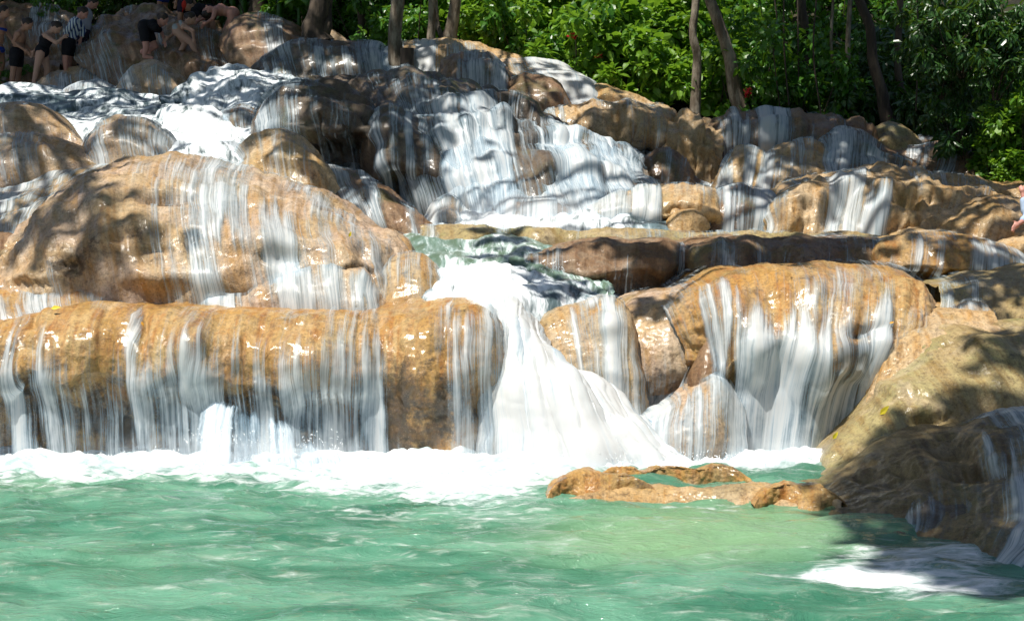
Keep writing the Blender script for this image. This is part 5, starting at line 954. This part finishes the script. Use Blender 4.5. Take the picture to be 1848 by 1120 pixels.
def person(label, Y, J, skin, top=None, bottom=None, whole=None, hair=True, face=1, sc_=1.0, shoes=False, stripe=False, cap=None, sleeves=False, bikini=None, name='person'):
    """J: photo positions of the joints. face = +1 looks right, -1 left"""
    P = {}
    off = {'hipL': .09, 'hipR': -.09, 'kneeL': .10, 'kneeR': -.10, 'footL': .10, 'footR': -.10, 'shL': .16, 'shR': -.16, 'elL': .20, 'elR': -.20, 'haL': .14, 'haR': -.14}
    for k, v in J.items(): P[k] = W(v[0], v[1], Y + (v[2] if len(v) > 2 else off.get(k, 0)) * sc_)
    for s in 'LR':
        if 'hip' + s not in P: P['hip' + s] = P['hip'] + np.array([0, off['hip' + s] * sc_, -.04 * sc_])
        if 'sh' + s not in P: P['sh' + s] = P['neck'] + np.array([0, off['sh' + s] * sc_, -.05 * sc_]) + (P['hip'] - P['neck']) * .06
    k = sc_; fy = np.array([face, 0, 0.0])
    root = link(name, None, loc=(P['footL'] + P['footR']) / 2 if 'footL' in P else P['hip']); tag(root, label, 'person', 'bathers climbing the falls' if Y > 20 else None)
    B = []
    hd = P['head']; tilt = hd - P['neck']; tilt /= np.linalg.norm(tilt)
    fwd = fy - tilt * np.dot(fy, tilt); fwd /= np.linalg.norm(fwd); side = np.cross(tilt, fwd); R = np.stack([fwd, side, tilt], 1)
    B.append(ball(hd, np.array([.098, .078, .118]) * k, R)); B.append(ball(hd + fwd * .035 * k - tilt * .05 * k, np.array([.062, .055, .065]) * k, R))
    B.append(ball(hd + fwd * .105 * k - tilt * .01 * k, np.array([.022, .014, .022]) * k, R))      # nose
    for q in (-1, 1): B.append(ball(hd + side * q * .078 * k - tilt * .01 * k - fwd * .01 * k, np.array([.02, .012, .03]) * k, R))
    B += cone(P['neck'], hd - tilt * .05 * k, .055 * k, .05 * k)
    ch = P['neck'] * .72 + P['hip'] * .28; wa = P['neck'] * .38 + P['hip'] * .62
    ax = P['neck'] - P['hip']; ax /= np.linalg.norm(ax); sy = np.array([0, 1.0, 0]); fx = np.cross(sy, ax); RT = np.stack([fx, sy, ax], 1)
    tl = np.linalg.norm(P['neck'] - P['hip'])
    B.append(ball(ch, np.array([.115 * k, .165 * k, tl * .34]), RT)); B.append(ball(wa, np.array([.095 * k, .13 * k, tl * .34]), RT)); B.append(ball(P['hip'], np.array([.12 * k, .165 * k, .13 * k]), RT))
    B += cone(P['shL'], P['shR'], .055 * k, .055 * k)
    for s in 'LR':
        B += cone(P['hip' + s], P['knee' + s], .092 * k, .058 * k) + cone(P['knee' + s] * .75 + P['foot' + s] * .25, P['foot' + s] + [0, 0, .06 * k], .056 * k, .036 * k)
        B += cone(P['knee' + s], P['knee' + s] * .75 + P['foot' + s] * .25, .056 * k, .056 * k)
        ft = P['foot' + s]; B += cone(ft + [0, 0, .035 * k], ft + fy * .15 * k + [0, 0, .02 * k], .036 * k, .026 * k)
        if 'el' + s in P:
            B += cone(P['sh' + s], P['el' + s], .046 * k, .036 * k) + cone(P['el' + s], P['ha' + s], .036 * k, .026 * k)
            h = P['ha' + s]; d = h - P['el' + s]; d /= np.linalg.norm(d); B.append(ball(h + d * .04 * k, np.array([.035, .035, .035]) * k))
            n1 = np.cross(d, [0.2, 1, .1]); n1 /= np.linalg.norm(n1)
            for q in range(4):
                b0 = h + d * .06 * k + n1 * (q - 1.5) * .017 * k; L = (.065, .078, .074, .058)[q] * k; b1 = b0 + d * L * .55 + np.array([0, 0, -.008]); b2 = b1 + d * L * .4 + np.array([0, 0, -.02 * k])
                B += cone(b0, b1, .0095 * k, .009 * k) + cone(b1, b2, .009 * k, .008 * k)
            t0 = h + d * .02 * k - n1 * .03 * k; B += cone(t0, t0 + (d * .8 - n1 * .6) * .055 * k, .012 * k, .009 * k)
    remeshed('body', B, skin, root)
    def wrap(nm, parts, mat): return remeshed(nm, parts, mat, root, .016, 3)
    g = .016 * k
    if whole:   # one piece swimsuit
        wrap('swimsuit', [ball(ch - ax * .03 * k, np.array([.115 * k + g, .165 * k + g, tl * .30]), RT), ball(wa, np.array([.095 * k + g, .13 * k + g, tl * .34 + g]), RT), ball(P['hip'], np.array([.12, .165, .13]) * k + g, RT)], whole)
    if top:
        pr = [ball(ch, np.array([.115 * k + g, .165 * k + g, tl * .34 + g]), RT), ball(wa, np.array([.105 * k + g, .14 * k + g, tl * .36 + g]), RT)] + cone(P['shL'], P['shR'], .055 * k + g, .055 * k + g)
        if sleeves:
            for s in 'LR':
                if 'el' + s in P:
                    e = P['el' + s] if sleeves == 2 else P['sh' + s] * .4 + P['el' + s] * .6
                    pr += cone(P['sh' + s], e, .05 * k + g, .045 * k + g)
                    if sleeves == 2: pr += cone(e, P['el' + s] * .4 + P['ha' + s] * .6, .04 * k + g, .034 * k + g)
        wrap('shirt', pr, top)
    if bikini:
        wrap('bikini_top', [ball(P['neck'] * .68 + P['hip'] * .32, np.array([.117 * k + g, .166 * k + g, .055 * k]), RT)], bikini)
        wrap('bikini_bottom', [ball(P['hip'] - ax * .01, np.array([.12 * k + g, .165 * k + g, .095 * k]), RT)], bikini)
    if bottom:
        pr = [ball(P['hip'], np.array([.12, .165, .13]) * k + g, RT)]
        for s in 'LR': pr += cone(P['hip' + s], P['hip' + s] * .45 + P['knee' + s] * .55, .095 * k + g, .078 * k + g)
        wrap('shorts', pr, bottom)
    if hair:
        wrap('hair', [ball(hd - fwd * .022 * k + tilt * .022 * k, np.array([.100, .088, .112]) * k, R), ball(hd - fwd * .10 * k + tilt * .0 * k, np.array([.05, .05, .055]) * k, R)], hair_d)
    if cap: wrap('cap', [ball(hd + tilt * .05 * k, np.array([.105, .09, .085]) * k, R), ball(hd + fwd * .12 * k + tilt * .05 * k, np.array([.07, .06, .012]) * k, R)], cap)
    if shoes:
        for s in 'LR':
            ft = P['foot' + s]; remeshed('water_shoe', cone(ft + [0, 0, .035 * k], ft + fy * .15 * k + [0, 0, .02 * k], .044 * k, .034 * k), c_shoe, root, .016, 3)
    return root
person('woman in dark shorts and bra leaning right, second bather from the left', 27.3, dict(head=(50, 44), neck=(38, 56), hip=(30, 96), kneeL=(34, 128), footL=(30, 164), kneeR=(24, 128), footR=(20, 166), elL=(44, 78), haL=(56, 92), elR=(24, 76), haR=(44, 90)), skinA, bottom=c_black, bikini=None, top=None, shoes=False)
person('woman in a black one piece swimsuit bending right, third bather from the left', 27.1, dict(head=(102, 50), neck=(88, 60), hip=(76, 92), kneeL=(86, 126), footL=(80, 164), kneeR=(66, 126), footR=(60, 162), elL=(74, 76), haL=(62, 92), elR=(102, 78), haR=(114, 68)), skinC, whole=c_black)
person('person in a blue and white striped shirt, seen from behind on the rock step', 27.4, dict(head=(150, 24), neck=(140, 34), hip=(124, 76), kneeL=(126, 108), footL=(124, 140), kneeR=(118, 108), footR=(120, 140), elL=(150, 56), haL=(146, 70), elR=(124, 52), haR=(114, 68)), skinB, top=c_stripe, bottom=c_black, sleeves=2, shoes=True)
person('person in a pale grey shirt and dark shorts behind the striped shirt', 27.8, dict(head=(168, 6), neck=(156, 16), hip=(152, 62), kneeL=(152, 92), footL=(148, 120), kneeR=(144, 92), footR=(142, 120), elL=(160, 40), haL=(152, 56)), skinB, top=c_grey, bottom=c_navy, sleeves=1, shoes=True)
person('person with purple and blue swimwear cut by the left frame edge', 27.4, dict(head=(8, 22), neck=(2, 36), hip=(-4, 88), kneeL=(4, 116), footL=(-8, 152), kneeR=(-10, 120), footR=(-20, 156), elL=(18, 66), haL=(30, 84), elR=(-20, 60), haR=(-14, 84)), skinA, bikini=c_blue)
person('person in black bending over with their back to the pool, on the slab', 26.2, dict(head=(294, 36), neck=(284, 46), hip=(262, 48), kneeL=(280, 84), footL=(256, 98), kneeR=(264, 86), footR=(260, 106), elL=(292, 58), haL=(296, 72)), skinB, bottom=c_black, top=c_black, sc_=1.0)
person('woman in a pale patterned bikini bending forward on the slab', 26.2, dict(head=(344, 34), neck=(336, 44), hip=(322, 54), kneeL=(334, 78), footL=(322, 104), kneeR=(346, 78), footR=(354, 100), elL=(318, 58), haL=(306, 66), elR=(348, 56), haR=(350, 70)), skinC, bikini=c_floral)
person('person in dark clothes and a red cap helping another climber', 27.3, dict(head=(340, 10), neck=(352, 16), hip=(378, 20), kneeL=(376, 40), footL=(374, 62), kneeR=(384, 42), footR=(386, 60), elL=(346, 28), haL=(342, 38), elR=(362, 32), haR=(356, 40)), skinA, top=c_black, bottom=c_black, cap=c_red, face=-1, sleeves=1)
person('pink backed person bending left at the top of the slab', 26.5, dict(head=(376, 22), neck=(390, 16), hip=(420, 24), kneeL=(408, 54), footL=(402, 84), kneeR=(420, 54), footR=(412, 86), elL=(378, 30), haL=(362, 36), elR=(384, 34), haR=(372, 42)), skinB, face=-1, shoes=True, sc_=1.05)
person('person in blue shorts standing at the top edge behind the climbers', 29.2, dict(head=(300, -78), neck=(299, -62), hip=(296, -16), kneeL=(298, 8), footL=(298, 34), kneeR=(288, 8), footR=(286, 34), elL=(312, -40), haL=(310, -20), elR=(284, -40), haR=(284, -18)), skinA, top=c_blue, bottom=c_blue, face=-1)
person('person in black cut by the top edge between the slab climbers', 27.5, dict(head=(336, -50), neck=(334, -36), hip=(332, 2), kneeL=(336, 28), footL=(334, 54), kneeR=(326, 28), footR=(324, 54), elL=(344, -16), haL=(350, 2), elR=(322, -16), haR=(318, 2)), skinA, top=c_black, bottom=c_navy, face=-1)
# crouching climber at the right edge: elbow and hand in view
person('climber in a pale blue shirt crouching at the right frame edge', 13.3, dict(head=(1880, 350), neck=(1900, 375), hip=(1960, 430), kneeL=(1920, 400), footL=(1940, 452), kneeR=(1910, 405), footR=(1930, 456), shL=(1896, 372), shR=(1892, 384), elL=(1862, 388, -.2), haL=(1838, 404, -.35), elR=(1852, 380), haR=(1846, 350)), skinB, top=c_lblue, bottom=c_navy, face=-1, sleeves=2, sc_=.85)

# ------------------------------------------------------------------ labels: tell look-alikes apart by their place
bpy.context.view_layer.update()
same = {}
for o in sc.objects:
    if o.parent is None and o.get('label') and not o.get('kind'): same.setdefault(o['label'], []).append(o)
def pxy(o):
    v = o.matrix_world.translation; fw = v.y * CP - (v.z - HC) * SP
    return v.x / fw
for lab, os_ in same.items():
    n = len(os_)
    if n < 2: continue
    os_.sort(key=pxy)
    names = {2: ['left of two', 'right of two'], 3: ['leftmost of three', 'middle of three', 'rightmost of three']}.get(n)
    if names is None:
        od = ['leftmost', 'second from left', 'third from left', 'fourth from left', 'fifth from left', 'sixth from left', 'seventh from left', 'eighth from left', 'ninth from left', 'tenth from left']
        names = od[:n - 1] + ['rightmost']
        while len(names) < n: names.insert(-1, 'near the right end')
    for o, a in zip(os_, names): o['label'] = lab + ', ' + a
